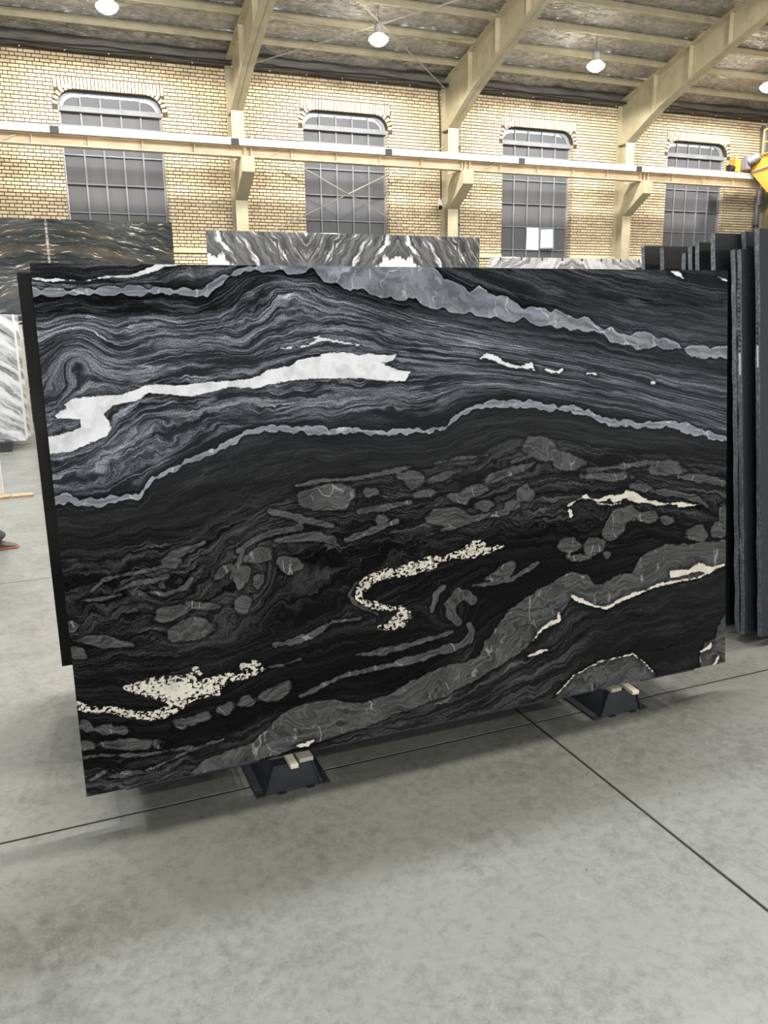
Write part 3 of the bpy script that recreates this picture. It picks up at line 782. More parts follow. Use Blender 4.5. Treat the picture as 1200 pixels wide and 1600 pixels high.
MB().box((-0.40, -0.40-24, 0.50), (0.14, -0.55, 0.53)).build('top_flange', 'yellow', cg)
MB().tube([(-0.37, -0.25, 0.12), (-0.37, -0.7, 0.16), (-0.37, -2.5, 0.26), (-0.37, -6, 0.30)], 0.02, 6).build('cable_conduit', 'rod', cg)
for i in range(7):
    y = -0.5-3.6*i
    MB().tube([(-0.30, y, 0.52), (-0.30, y, 1.15)], 0.025, 8).build('handrail_post', 'yellow', cg)
MB().tube([(-0.30, -0.5, 1.15), (-0.30, -22.1, 1.15)], 0.022, 8).build('handrail', 'yellow', cg)
MB().tube([(-0.30, -0.5, 0.83), (-0.30, -22.1, 0.83)], 0.018, 8).build('mid_rail', 'yellow', cg)

# ------------------------------------------------------------------ high-bay lamps
def make_lamp():
    e = empty('high_bay_lamp')
    MB().lathe([(0.03, 0.26), (0.07, 0.25), (0.085, 0.20), (0.085, 0.10), (0.12, 0.07), (0.13, 0.04)], (0, 0, 0), 18).build('housing', 'housing', e, smooth=True)
    MB().lathe([(0.13, 0.04), (0.20, -0.02), (0.205, -0.05), (0.16, -0.11), (0.08, -0.155), (0.0, -0.17)], (0, 0, 0), 22).build('diffuser', 'lamp', e, smooth=True)
    MB().tube([(0, 0, 0.26), (0.02, 0, 0.30), (0, 0, 0.34)], 0.008, 6).build('hook', 'darksteel', e)
    return e
LZ = {17.5: 7.43}
lamp0 = None
rows = [(17.5, 7.43, [-3.6, 1.80, 7.20, 12.67, 18.02]), (10.5, 9.1, [-3.6, 1.80, 7.20, 12.67, 18.02]),
        (3.86, 9.45, [2.3, 4.0, 5.7, 8.4, 12.0]), (-5.6, 7.0, [-4.45, -0.45, 3.56, 7.57, 11.6])]
names = ['outside the frame at left', 'at upper left above the first window', 'at the top between the crossed roof rods', 'above the third window, right of the big rafter', 'at the right edge under the roof']
for ri, (y, z, xs_) in enumerate(rows):
    for xi, x in enumerate(xs_):
        if lamp0 is None: e = lamp0 = make_lamp()
        else:
            e = lamp0.copy(); COL.objects.link(e)
            for ch in lamp0.children:
                if ch.name.startswith('cord') or ch.type == 'LIGHT': continue
                c = ch.copy(); COL.objects.link(c); c.parent = e
        e.location = (x, y, z)
        lab = ('lit high-bay lamp hanging ' + names[xi]) if ri == 0 else 'lit high-bay lamp of the overhead row %s, %s' % (['', 'over the far aisle', 'above the black slab', 'behind the camera'][ri], ['far left', 'left', 'middle', 'right', 'far right'][xi])
        tag(e, lab, 'lamp', 'high-bay lamps under the roof')
        MB().tube([(0, 0, 0.33), (0, 0, roof_z(y)+0.05-z)], 0.006, 5).build('cord', 'rope', e)
        l = bpy.data.lights.new('lamp_light', 'SPOT'); l.energy = LAMP_POWER*(2.3, 2.4, 1.7, 0.75)[ri]; l.color = (1.0, 0.945, 0.87)
        l.spot_size = math.radians(177); l.spot_blend = 0.12; l.shadow_soft_size = 0.10 if ri else 0.18
        lo = bpy.data.objects.new('lamp_light', l); COL.objects.link(lo); lo.parent = e; lo.location = (0, 0, -0.22)

# ------------------------------------------------------------------ small wall things
sc_ = empty('security_camera', (9.72, 19.80, 4.55)); tag(sc_, 'small white security camera beside the second column', 'camera')
MB().tube([(0.14, -0.02, 0.05), (0.02, -0.05, 0.02)], 0.018, 8).build('mount_arm', 'steel', sc_)
MB().tube([(0.02, -0.02, 0.03), (-0.05, -0.22, -0.12)], [0.07, 0.062], 14).build('housing', 'white_plastic', sc_)
MB().tube([(-0.05, -0.22, -0.12), (-0.062, -0.25, -0.145)], 0.05, 14).build('lens', 'black', sc_)
tag(MB().tube([(9.80, 19.95, 7.2), (9.82, 19.93, 6.5), (9.86, 19.96, 5.6), (9.87, 19.95, 4.62), (9.80, 19.86, 4.58)], 0.016, 6).build('power_cable', 'rope'), 'black cable running down the brick wall to the security camera', 'cable')
dp = empty('downpipe', (10.31, 19.88, 0)); tag(dp, 'dark grey downpipe right beside the column with the camera', 'downpipe')
MB().tube([(0, 0, 0.05), (0, 0, 6.6)], 0.055, 12).build('pipe', 'galv', dp)
for z in (1.5, 4.05, 5.9): MB().lathe([(0.057, -0.03), (0.066, -0.03), (0.066, 0.03), (0.057, 0.03)], (0, 0, z), 12).build('clip', 'black', dp)
dp = empty('downpipe', (20.42, 19.86, 0)); tag(dp, 'grey downpipe at the right end of the wall behind the crane', 'downpipe')
MB().tube([(0, 0, 0.05), (0, 0, 4.9)], 0.07, 12).build('pipe', 'galv', dp)
MB().tube([(0.04, -0.02, 4.9), (0.04, -0.02, 7.1)], 0.11, 12).build('hopper_pipe', 'galv', dp)
for z in (1.8, 4.3): MB().lathe([(0.072, -0.03), (0.085, -0.03), (0.085, 0.03), (0.072, 0.03)], (0, 0, z), 12).build('clip', 'black', dp)

# ------------------------------------------------------------------ upright display slabs near the brick wall
def upright_slab(name, x0, x1, mirror, Y, ztop, mat, label, cat='stone slab', group=None, z0=0.12, hooks=4):
    """mirror: world x of the bookmatch line; the object's origin sits on it (scale -1 mirrors the pattern)"""
    o = empty(name, (mirror, Y, 0)); s = 1 if x1 > mirror+1e-6 else -1
    a, b = (x0-mirror)*s, (x1-mirror)*s
    lo, hi = min(a, b), max(a, b)
    body = MB().chbox((lo+0.002, 0, z0), (hi-0.002, 0.02, ztop), 0.0015).build('slab_body', mat, o)
    body.scale = (s, 1, 1)
    for k in range(hooks):
        x = min(x0, x1)+(k+0.5)*(abs(x1-x0))/hooks-mirror
        MB().box((x-0.015, -0.008, ztop-0.07), (x+0.015, 0.0, ztop)).add([], []).build('retaining_clip', 'black', o)
    tag(o, label, cat, group); return o
for i, (a, b, m, l) in enumerate(((-1.80, 0.33, 0.33, 'left'), (0.33, 2.47, 0.33, 'right'))):
    upright_slab('marble_slab', a, b, m, 16.0, 3.47, 'gold', 'tall black and gold veined slab, %s half of the bookmatched pair at far left' % l, group='black and gold slabs')
for a, b, m, l in ((3.27, 5.32, 5.32, 'leftmost of the three bold white-veined dark slabs behind the big slab'),
                   (5.32, 7.38, 5.32, 'middle one of the three bold white-veined dark slabs'),
                   (7.38, 9.38, 9.43, 'rightmost of the three bold white-veined dark slabs behind the big slab')):
    upright_slab('marble_slab', a, b, m, 17.0, 3.46, 'panda', l, group='white-veined dark slabs', hooks=0)
for a, b, m, l in ((9.64, 11.86, 11.86, 'left'), (11.86, 14.09, 11.86, 'right')):
    upright_slab('marble_slab', a, b, m, 17.0, 3.05, 'greystone', 'pale grey swirled slab, %s one of the low pair under the third window' % l, group='pale grey slabs')
upright_slab('marble_slab', 15.2, 17.2, 15.2, 18.0, 3.03, 'whitestone', 'pale white slab peeking out left of the dark granite stack', hooks=2)
def stand(name, x0, x1, Y, label):
    s = empty(name, (x0, Y+0.05, 0)); tag(s, label, 'slab stand')
    MB().box((0, 0, 0), (x1-x0, 0.06, 0.115)).build('base_rail', 'darksteel', s)
    MB().box((0, -0.09, 0), (x1-x0, 0.0, 0.115)).build('foot_rail', 'darksteel', s)
    n = int((x1-x0)/1.0)+1
    for k in range(n):
        x = (x1-x0-0.05)*k/(n-1)
        MB().box((x, 0.0, 0.115), (x+0.05, 0.05, 2.6)).build('upright', 'darksteel', s)
        MB().prism([(0.05, 0.05), (0.7, 0.0), (0.76, 0.0), (0.05, 1.8)], 'x', x, x+0.04).build('back_stay', 'darksteel', s)
stand('slab_stand', -1.75, 2.42, 16.0, 'dark steel stand behind the black and gold slabs')
stand('slab_stand', 3.3, 9.33, 17.0, 'dark steel stand behind the white-veined slabs')
stand('slab_stand', 9.68, 14.04, 17.0, 'dark steel stand behind the pale grey slabs')
stand('slab_stand', 15.25, 17.15, 18.0, 'dark steel stand behind the pale white slab')

# white slabs leaning at far left
for k, (dy, xe, zt, mt, lab) in enumerate(((0.0, -0.285, 1.84, 'whitestone', 'white marble slab with dark diagonal veins, nearest of the left stack'),
        (0.20, -0.262, 1.84, 'stone_edge', 'plain white slab directly behind the veined white slab at left'),
        (0.48, -0.225, 1.84, 'whitestone', 'grey veined slab third in the stack at left'),
        (0.75, -0.185, 1.70, 'beige_stone', 'beige slab at the back of the stack at left'))):
    o = empty('marble_slab', (xe, 12.4+dy, 0.13)); tag(o, lab, 'stone slab', 'leaning slabs at far left')
    b = MB(); H = zt-0.13
    b.chbox((-2.2, 0, 0), (0, 0.02, H), 0.0015); x = b.build('slab_body', mt, o); x.rotation_euler = (math.radians(-2.0), 0, 0)
    e = MB().box((0.0, 0.001, 0.001), (0.0015, 0.019, H-0.001)).build('cut_edge', 'stone_edge', o); e.rotation_euler = x.rotation_euler
r = empty('slab_trestle', (-1.3, 12.75, 0)); tag(r, 'low dark trestle under the white slabs at far left', 'trestle')
for x in (-0.75, 0.75): MB().box((x-0.08, -0.45, 0), (x+0.08, 0.75, 0.128)).build('foot_beam', 'darksteel', r)
MB().box((-0.8, 0.50, 0.128), (0.8, 0.56, 1.3)).build('back_board', 'darksteel', r)
tag(MB().chbox((-1.6, 9.05, 0.0), (-0.47, 9.09, 0.58), 0.003).build('stone_offcut', 'stone_edge'), 'white stone offcut standing on the floor at the left edge', 'stone offcut')
tb = empty('timber_skid', (-0.85, 8.93, 0)); tag(tb, 'flat pale timber skid on the floor at far left', 'timber skid')
for k in range(6): MB().box((-0.62+k*0.215, -0.03, 0.0), (-0.62+k*0.215+0.20, 0.10, 0.022)).build('board', 'wood', tb)

# ------------------------------------------------------------------ main slab
AX = math.atan2(math.sin(-0.0086), math.cos(-0.0086)); LEAN = 0.0991
SLAB_L, SLAB_H, SLAB_T = 2.7916, 1.760, 0.020
BLP = Vector((0.0, 2.700, 0.135))
d_ = Vector((math.cos(AX), math.sin(AX), 0)); n_ = Vector((-math.sin(AX), math.cos(AX), 0))
up_ = n_*math.sin(LEAN)+Vector((0, 0, math.cos(LEAN))); bk_ = d_.cross(up_)*-1.0
SLAB_M = Matrix(((d_.x, bk_.x, up_.x, BLP.x), (d_.y, bk_.y, up_.y, BLP.y), (d_.z, bk_.z, up_.z, BLP.z), (0, 0, 0, 1)))
def homography(src, dst):
    A = []; b = []
    for (x, y), (X, Y) in zip(src, dst):
        A.append([x, y, 1, 0, 0, 0, -X*x, -X*y]); b.append(X)
        A.append([0, 0, 0, x, y, 1, -Y*x, -Y*y]); b.append(Y)
    return np.append(np.linalg.solve(np.array(A, float), np.array(b, float)), 1).reshape(3, 3)
# the vein chart of the slab is drawn in chart units whose four corners are these
HM = homography([(0, 1), (1, 1), (1, 0), (0, 0)], [(44.5, 412), (1137, 422), (1133, 1035), (137, 1245)])
def pts(s): return np.array([[float(a) for a in p.split(',')] for p in s.split()])
BAND_U = pts('30,448 50,450 110,452 150,449 200,446 250,450 285,449 300,455 330,440 345,430 380,418 430,400 640,402 679,420 704,438 732,452 748,447 764,458 785,460 800,470 817,478 868,483 887,493 918,495 931,509 956,511 966,522 1007,517 1029,525 1054,533 1064,539 1102,539 1150,542')
BAND_L = pts('30,467 50,466 110,465 125,460 140,464 180,463 230,464 250,458 270,464 290,462 310,468 322,466 335,452 360,436 382,424 400,427 432,424 447,430 476,428 489,422 504,440 546,455 552,451 577,460 603,468 631,470 637,465 653,476 704,489 717,490 748,495 780,500 798,504 817,500 836,508 868,514 880,511 899,520 928,517 953,535 966,536 994,547 1010,544 1039,546 1058,544 1073,555 1111,563 1124,558 1150,563')
VEIN2 = pts('80,786 103,778 116,786 154,787 192,778 217,777 225,767 239,748 268,736 290,723 325,709 353,696 376,682 391,674 425,670 463,672 498,673 515,676 546,672 596,678 628,674 666,674 694,669 704,660 723,644 755,633 780,631 842,633 855,639 871,637 893,639 918,646 940,656 956,661 982,661 997,665 1023,664 1051,662 1070,669 1092,675 1118,682 1134,687 1145,690')
W2 = [5, 6, 4, 5, 3, 3, 1.5, 2, 2, 2.5, 3, 3.5, 2.5, 2.5, 4, 3, 5.5, 3.5, 3, 2, 3.5, 1.5, 1.5, 1.5, 2, 3, 4.5, 4, 4.5, 2, 4, 3.5, 2.5, 4.5, 4, 2, 4, 3, 7, 3.5, 3.5, 2.5, 1.5, 1.5]
LEVELS = [  # (layer height, line) from the top of the slab downwards
 (400, pts('30,395 280,396 500,370 700,372 800,400 900,440 1000,460 1150,485')),
 (436, pts('30,432 60,436 100,438 130,441 160,432 200,432 250,418 280,405 400,388 640,392 720,430 800,455 900,482 1000,505 1150,525')),
 (456, BAND_U + [0, 4]), (466, BAND_L),
 (492, pts('30,496 135,494 230,491 309,494 344,484 370,462 388,441 404,434 440,434 463,438 495,442 527,460 577,476 653,497 780,524 868,540 950,556 1050,575 1150,590')),
 (520, pts('30,522 110,520 236,516 320,516 372,508 400,498 419,482 432,464 454,456 482,460 504,476 590,497 653,515 780,538 868,553 950,567 1050,588 1150,606')),
 (545, pts('30,560 80,552 150,558 200,545 262,539 330,540 380,545 432,520 479,499 527,504 590,512 653,527 700,541 780,549 839,560 902,572 960,588 1050,612 1150,634')),
 (572, pts('30,640 70,615 110,600 170,580 240,566 320,560 400,562 450,545 500,530 560,535 640,552 720,560 800,565 900,585 1000,605 1150,645')),
 (595, pts('30,668 76,650 100,628 160,610 230,600 325,590 400,580 460,560 500,553 560,556 640,566 700,575 780,578 900,592 1000,614 1150,656')),
 (612, pts('30,715 76,711 113,706 160,690 180,660 215,632 300,622 382,608 420,603 500,594 600,597 650,592 700,584 780,588 900,605 1000,627 1150,668')),
 (632, pts('30,745 85,738 130,722 175,695 210,672 250,652 310,645 400,632 500,625 600,618 670,612 720,603 780,600 900,616 1000,636 1150,676')),
 (650, pts('30,770 87,767 167,757 182,747 246,722 293,686 341,666 417,658 527,646 596,636 653,633 690,622 717,610 780,606 860,618 900,626 1000,646 1150,682')),
 (672, VEIN2),
 (740, pts('30,880 90,868 200,850 300,835 370,805 430,782 500,752 600,738 680,728 740,712 800,690 850,682 900,690 1000,706 1150,722')),
 (775, pts('30,945 100,935 180,905 260,888 330,866 370,830 420,792 480,790 560,778 640,762 740,752 830,735 920,728 1000,732 1150,755')),
 (815, pts('30,1002 110,992 220,968 300,950 350,925 372,880 400,835 450,822 520,812 600,800 700,790 780,775 860,755 950,750 1050,752 1150,780')),
 (850, pts('30,1030 115,1022 200,1010 300,1000 370,980 400,930 430,880 500,860 600,835 700,815 800,800 900,780 1000,772 1150,800')),
 (900, pts('30,1062 118,1055 250,1040 350,1020 450,985 520,950 600,905 700,870 800,845 900,835 1000,820 1150,832')),
 (960, pts('30,1095 125,1092 250,1085 350,1060 450,1020 560,985 650,950 740,900 830,880 900,870 1000,850 1150,850')),
 (1010, pts('30,1140 130,1130 250,1128 350,1100 450,1062 560,1042 650,1010 740,975 830,910 950,890 1050,860 1150,858')),
 (1060, pts('30,1190 135,1185 250,1165 350,1140 430,1105 520,1088 620,1072 700,1035 770,975 850,915 950,900 1050,870 1150,865')),
 (1120, pts('30,1250 200,1240 330,1215 430,1180 520,1150 640,1120 740,1080 830,1025 900,965 1000,935 1080,915 1150,890')),
 (1180, pts('30,1290 330,1270 520,1200 700,1140 830,1090 900,1045 1000,1000 1150,960')),
 (1260, pts('30,1330 500,1280 800,1180 1000,1100 1150,1060')),
]
WHITE = [pts('70,684 90,681 113,675 125,669 124,656 108,655 87,656 86,650 93,643 104,640 99,633 108,627 116,623 151,620 189,618 210,610 230,603 246,601 271,604 300,600 325,598 382,594 404,588 419,578 457,571 460,565 478,560 495,558 508,552 536,551 558,555 575,553 590,555 618,555 612,565 596,568 615,577 641,582 631,596 603,596 593,595 565,592 539,592 489,592 451,596 419,601 404,607 382,607 357,606 338,611 303,620 268,618 233,615 211,628 176,634 160,650 167,655 173,669 167,682 135,696 113,706 78,711 66,712'),
 pts('197,1075 238,1062 286,1059 302,1054 308,1070 333,1061 359,1053 365,1056 343,1073 343,1083 308,1089 283,1102 270,1099 251,1092 207,1080'),
 pts('1046,892 1077,890 1092,879 1108,886 1131,882 1108,897 1092,893 1070,899 1048,904')]
WLINE = [('784,854,0 768,859,1.5 758,860,5 748,855,8 738,860,10 726,866,6 714,867,3 702,870,1.5 690,874,0.5 680,876,4 672,880,8 660,884,7 650,888,5 642,889,8 630,893,6 618,897,4 605,897,6 592,901,4 580,905,5 569,914,6 562,924,4.5 560,933,3 564,940,1 572,943,1.5 585,946,3.5 597,950,2 607,951,1 618,951,0.5 626,952,2 632,960,7 625,970,8 614,976,6 604,980,2 593,981,0.5', 1),
 ('887,791,1 893,787,3 900,782,0.5 908,778,1 915,777,4 922,779,1 935,783,2 944,780,4 952,777,3 960,779,6 972,776,4 980,773,6 988,776,8 996,780,7 1005,782,4 1014,784,2.5 1024,787,4 1034,788,2.5 1044,787,0.5 1054,787,2 1064,789,4.5 1074,789,3 1084,790,1 1092,789,0', 0), ('930,786,0 940,788,2 955,789,1 970,786,1', 0),
 ('890,798,3 892,806,3', 0), ('283,1102,4 257,1114,6 235,1119,4 210,1117,3 184,1111,4 160,1109,2 143,1110,2.5 130,1106,3 122,1102,3', 1),
 ('380,1042,3 397,1040,6 408,1045,3', 1), ('1129,883,2 1112,892,2 1090,903,1.5 1060,908,2 1029,914,3 1010,922,1 988,930,3.5 965,940,2.5 947,951,2.5 930,948,1.5 915,942,3 900,936,4 893,930,2.5', 0),
 ('873,958,1.5 872,970,4 858,975,3 845,985,2 833,1000,1', 0), ('300,1052,1 306,1046,3 312,1053,1', 1), ('360,1062,1 385,1056,2.5 400,1050,1', 1), ('857,1015,1 840,1020,3 825,1026,1', 0), ('465,1166,2 480,1163,3.5 490,1157,2', 0),
 ('750,560,2 760,556,4 772,560,5 785,568,3 800,572,3 812,574,2 822,573,4 829,570,4 835,580,1', 0), ('852,577,2 862,581,3 872,582,2 878,577,2', 0), ('918,583,2 930,585,2', 0),
 ('870,1085,1 896,1056,1 937,1034,1.2 965,1028,1 988,1022,1.5 1005,1034,1 1022,1052,1', 0), ('1018,598,2.5 1021,598,2.5', 0),
 ('484,527,1 495,528,3 497,526,2', 0), ('1048,424,2 1060,428,4 1068,434,1', 0), ('1122,432,1 1134,437,2', 0), ('1096,1018,2 1108,1012,3 1112,1004,1.5', 0), ('1116,1040,2 1123,1025,2', 0),
 ('50,436,1 70,439,3 90,438,2 130,441,1 160,434,1.5 200,432,2 220,428,4 240,420,5 255,413,5 275,412,3', 0), ('437,545,1 480,541,1.5 500,530,3 560,540,1', 0)]
PEB = '510,778,46,20,-5 646,750,17,14,0 700,808,34,15,0 845,702,29,18,20 885,722,24,14,8 1040,732,28,12,0 452,883,19,14,0 298,985,36,17,-12 960,822,15,27,25 928,854,19,13,-20 890,852,19,11,0 985,803,12,12,0 1013,808,15,9,0 1042,813,11,7,10 1089,834,18,12,0 1122,829,13,12,0 1130,803,8,14,0 820,772,14,13,0 577,769,13,7,0 596,813,11,7,0 717,780,18,9,10 738,769,24,9,-20 628,745,9,6,0 264,880,14,8,0 349,893,15,7,-40 378,902,12,18,20 403,910,8,12,20 404,868,22,12,-15 268,958,28,11,-15 378,944,13,15,20 314,947,25,6,5 112,980,12,9,0 160,1003,40,9,5 122,1021,16,10,15 165,1140,15,8,0 191,1141,14,7,0 137,1136,12,8,30 283,1130,14,8,0 298,1127,9,8,0 317,1121,14,7,-15 352,1108,14,8,-20 386,1097,11,9,0 428,1083,30,10,-22 203,1163,48,8,0 137,1164,13,8,0 800,790,12,8,0 662,772,16,6,-8 755,790,14,8,0 790,740,40,7,-20 690,745,25,5,-20 950,745,35,6,0 1000,762,22,5,8 905,872,16,5,0 948,867,6,6,0 150,1215,14,3,-30 205,1208,30,4,-8 640,965,6,3,0'
PEB_POLY = [pts('298,1209 321,1187 365,1171 397,1160 420,1138 439,1116 460,1106 483,1098 521,1094 569,1100 610,1084 661,1056 699,1040 724,1036 749,1027 757,1003 768,992 785,968 800,950 830,930 871,905 893,895 918,898 928,917 938,915 950,908 966,897 985,898 991,892 1002,872 1013,863 1039,852 1077,851 1108,846 1150,842 1150,880 1131,884 1090,905 1029,916 988,932 947,952 915,944 893,936 875,962 855,976 833,1000 812,1022 775,1042 735,1068 690,1090 630,1112 560,1140 500,1158 430,1180 360,1200 320,1212'),
 pts('871,1085 896,1057 937,1034 982,1022 1007,1034 1023,1053 1020,1075 930,1110 860,1110'),
 pts('1150,955 1134,962 1121,981 1118,996 1102,1006 1094,1025 1096,1045 1150,1045')]
STROKES = ['737,938,8 728,930,8 716,930,9 705,945,9 706,962,8 716,972,6', '732,976,4 737,988,6 731,1001,6 716,1010,5 700,1014,6 673,1021,5 658,1028,6 640,1032,6 610,1040,4 572,1048,4 540,1055,3 510,1068,2 493,1078,4 470,1088,2',
 '705,988,2 692,993,3 665,1000,4 642,1008,3 600,1017,6 575,1022,4 556,1024,2', '562,967,2 540,970,3 520,972,2 500,985,4 480,996,5 455,1004,5 430,1008,4', '692,918,3 680,930,5 674,955,2',
 '560,905,1 545,930,2.5 556,945,2.5 590,960,2', '760,905,4 775,900,7 800,885,8 790,905,5', '740,915,3 770,912,4 800,905,4 840,880,3', '470,1030,2 440,1040,2 400,1046,1', '120,1185,1 160,1180,2 220,1180,2 300,1168,2', '190,1215,1 240,1200,2 300,1172,2 350,1155,2',
 '372,862,4 395,845,5 430,832,5 470,825,4', '385,850,3 372,880,4 360,905,3', '318,848,3 300,858,5 270,868,6 255,880,4', '140,928,2 160,908,3 190,900,2 240,890,4 280,878,3', '180,925,2 210,912,5 240,908,5 262,900,3', '120,940,2 150,938,2 190,930,2', '230,925,2 260,930,3 290,918,4 300,905,3', '420,800,3 450,805,5 480,815,5 520,822,4', '430,845,4 460,842,6 490,838,7 520,845,5', '560,800,4 590,795,5 640,785,4', '540,845,4 580,830,5 620,815,4', '690,830,2 740,812,4 790,800,5', '460,760,2 500,752,3 560,748,3 620,735,3 640,730,1', '680,724,2 720,716,2 760,712,2', '800,722,3 830,712,3', '920,735,3 980,728,4 1020,722,3', '1060,745,3 1100,748,6 1130,756,5', '1020,768,4 1060,772,5 1090,780,5 1106,792,2']
def sd_poly(X, Y, P, lim):
    out = np.full(X.shape, -lim); x0, y0 = P.min(0)-lim; x1, y1 = P.max(0)+lim
    I = np.nonzero((X > x0) & (X < x1) & (Y > y0) & (Y < y1))[0]; x, y = X[I], Y[I]
    d = np.full(x.shape, 1e9); ins = np.zeros(x.shape, bool)
    for a, b in zip(P, np.roll(P, -1, 0)):
        e = b-a; L = e@e+1e-9; t = np.clip(((x-a[0])*e[0]+(y-a[1])*e[1])/L, 0, 1)
        d = np.minimum(d, (x-a[0]-t*e[0])**2+(y-a[1]-t*e[1])**2)
        c = (a[1] > y) != (b[1] > y)
        ins ^= c & (x < (b[0]-a[0])*(y-a[1])/(b[1]-a[1]+1e-12)+a[0])
    d = np.sqrt(d); out[I] = np.where(ins, np.minimum(d, lim), -np.minimum(d, lim)); return out
def sd_line(X, Y, P, lim, k=1.0):
    out = np.full(X.shape, -lim); x0, y0 = P[:, :2].min(0)-lim-9; x1, y1 = P[:, :2].max(0)+lim+9
    I = np.nonzero((X > x0) & (X < x1) & (Y > y0) & (Y < y1))[0]; x, y = X[I], Y[I]; s = np.full(x.shape, -lim)
    for a, b in zip(P[:-1], P[1:]):
        e = b[:2]-a[:2]; L = e@e+1e-9; t = np.clip(((x-a[0])*e[0]+(y-a[1])*e[1])/L, 0, 1)
        s = np.maximum(s, (a[2]+(b[2]-a[2])*t)*k-0.4-np.hypot(x-a[0]-t*e[0], y-a[1]-t*e[1]))
    out[I] = s; return out
def chart(X, Y):
    cols = np.arange(30, 1151, 2.0)
    lv = np.array([v for v, _ in LEVELS]); T = np.array([np.interp(cols, p[:, 0], p[:, 1]) for _, p in LEVELS])
    ker = np.ones(7)/7
    for i in range(len(lv)):
        if lv[i] not in (466, 672): T[i] = np.convolve(np.pad(T[i], 3, 'edge'), ker, 'valid')
    for i in range(1, len(lv)): T[i] = np.maximum(T[i], T[i-1]+3)
    ci = np.clip((X-30)/2, 0, len(cols)-1.001); c0 = ci.astype(int); fr = ci-c0
    H = T[:, c0]*(1-fr)+T[:, c0+1]*fr
    k = np.clip((H < Y).sum(0)-1, 0, len(lv)-2); r = np.arange(len(X))
    phi = lv[k]+(lv[k+1]-lv[k])*(Y-H[k, r])/(H[k+1, r]-H[k, r])
    # folded flame at the upper left edge of the slab
    g = np.exp(-(((X-118)/75)**2+((Y-552)/42)**2)); phi = phi + g*34*np.cos((X-118)/34.0)*np.sign(1) + g*0.45*(Y-552)
    g2 = np.exp(-(((X-715)/55)**2+((Y-965)/60)**2)); ang = np.hypot((X-700)*1.1, Y-962); phi = phi+g2*(ang*1.6-60)
    g3 = np.exp(-(((X-395)/50)**2+((Y-900)/65)**2)); phi = phi+g3*(np.hypot(X-402, (Y-905)*0.7)*1.3-50)
    wob = np.interp(phi, [400, 470, 500, 600, 640, 672, 735, 770, 900, 1000, 1100], [0.25, 0.3, 0.55, 0.45, 0.55, 0.25, 0.5, 1.1, 1.2, 0.7, 0.8]); wob = np.where((X > 640) & (phi > 460) & (phi < 672), wob*0.5, wob)
    # stone colour by layer: base darkness  and strength of the pale layers
    base = np.interp(phi, [400, 440, 456, 468, 488, 500, 560, 600, 640, 655, 668, 674, 730, 745, 860, 900, 1060, 1120, 1260],
                          [.016, .014, .010, .004, .005, .014, .014, .011, .014, .008, .003, .009, .007, .002, .002, .002, .0015, .008, .005])
    amp = np.interp(phi, [400, 436, 456, 468, 488, 500, 560, 600, 640, 652, 664, 674, 730, 745, 780, 860, 900, 960, 1060, 1120, 1260],
                         [.055, .060, .110, .040, .115, .350, .315, .270, .310, .170, .025, .024, .017, .052, .075, .055, .022, .018, .006, .090, .060])
    # the layers get darker towards the right, and the upper left above the band is paler-laminated
    rt = 1/(1+np.exp(-(X-800)/60.0)); sel = ((phi > 470) & (phi < 672)); amp = np.where(sel, amp*(1-0.5*rt), amp); 
    lt = (X < 300) & (phi > 436) & (phi < 462); amp = np.where(lt, 0.24, amp)
    fold = np.exp(-(((X-330)/45)**2+((Y-430)/26)**2)); amp = amp+0.10*fold; base = base+0.02*fold
    dk = np.exp(-(((X-840)/150)**2+((Y-890)/45)**2)) + np.exp(-(((X-560)/120)**2+((Y-1045)/35)**2)); amp = amp*np.clip(1-0.75*dk, .15, 1)
    cr = np.clip((phi-1075)/20, 0, 1)*np.clip((X-830)/90, 0, 1); amp = amp*(1-0.8*cr)
    wsd = np.full(X.shape, -14.0); spk = np.zeros(X.shape)
    for i, P in enumerate(WHITE):
        s = sd_poly(X, Y, P, 14.0); spk = np.where((s > wsd) & (s > -8) & (i == 1), 1, spk); wsd = np.maximum(wsd, s)
    for s_, sp in WLINE:
        s = sd_line(X, Y, pts(s_), 14.0, 1.0); spk = np.where((s > wsd) & (s > -8), sp, spk); wsd = np.maximum(wsd, s)
    bandp = np.vstack([BAND_U, BAND_L[::-1]]); gsd = sd_poly(X, Y, bandp, 12.0)-1.6*np.clip(np.sin(X*0.075)**8, 0, 1)*3
    
    xv = np.arange(82, 1144, 4.0); yv = np.interp(xv, VEIN2[:, 0], VEIN2[:, 1])+1.2*np.sin(xv*0.21)+0.8*np.sin(xv*0.47)
    hw = np.interp(xv, VEIN2[:, 0], np.array(W2[:len(VEIN2)]))+1.3*np.abs(np.sin(xv*0.085+np.sin(xv*0.03)))+0.8*np.sin(xv*0.33)
    v2 = np.column_stack([xv, yv, np.clip(hw, 1.0, 9)]); gsd = np.maximum(gsd, sd_line(X, Y, v2, 12.0, 1.15))
    psd = np.full(X.shape, -12.0)
    for p in PEB.split():
        cx, cy, rx, ry, a = [float(v) for v in p.split(',')]; a = math.radians(a)
        I = np.nonzero((abs(X-cx) < 75) & (abs(Y-cy) < 60))[0]
        dx, dy = X[I]-cx, Y[I]-cy; u = dx*math.cos(a)+dy*math.sin(a); v = -dx*math.sin(a)+dy*math.cos(a)
        th = np.arctan2(v/ry, u/rx)
        q = np.hypot(u/rx, v/ry)*(1+0.07*np.sin(3*th+cx)+0.05*np.sin(5*th+cy)); s = (1-q)*min(rx, ry)
        psd[I] = np.maximum(psd[I], np.clip(s, -12, 12))
    for P in PEB_POLY: psd = np.maximum(psd, sd_poly(X, Y, P, 12.0))
    for s_ in STROKES: psd = np.maximum(psd, sd_line(X, Y, pts(s_), 12.0))
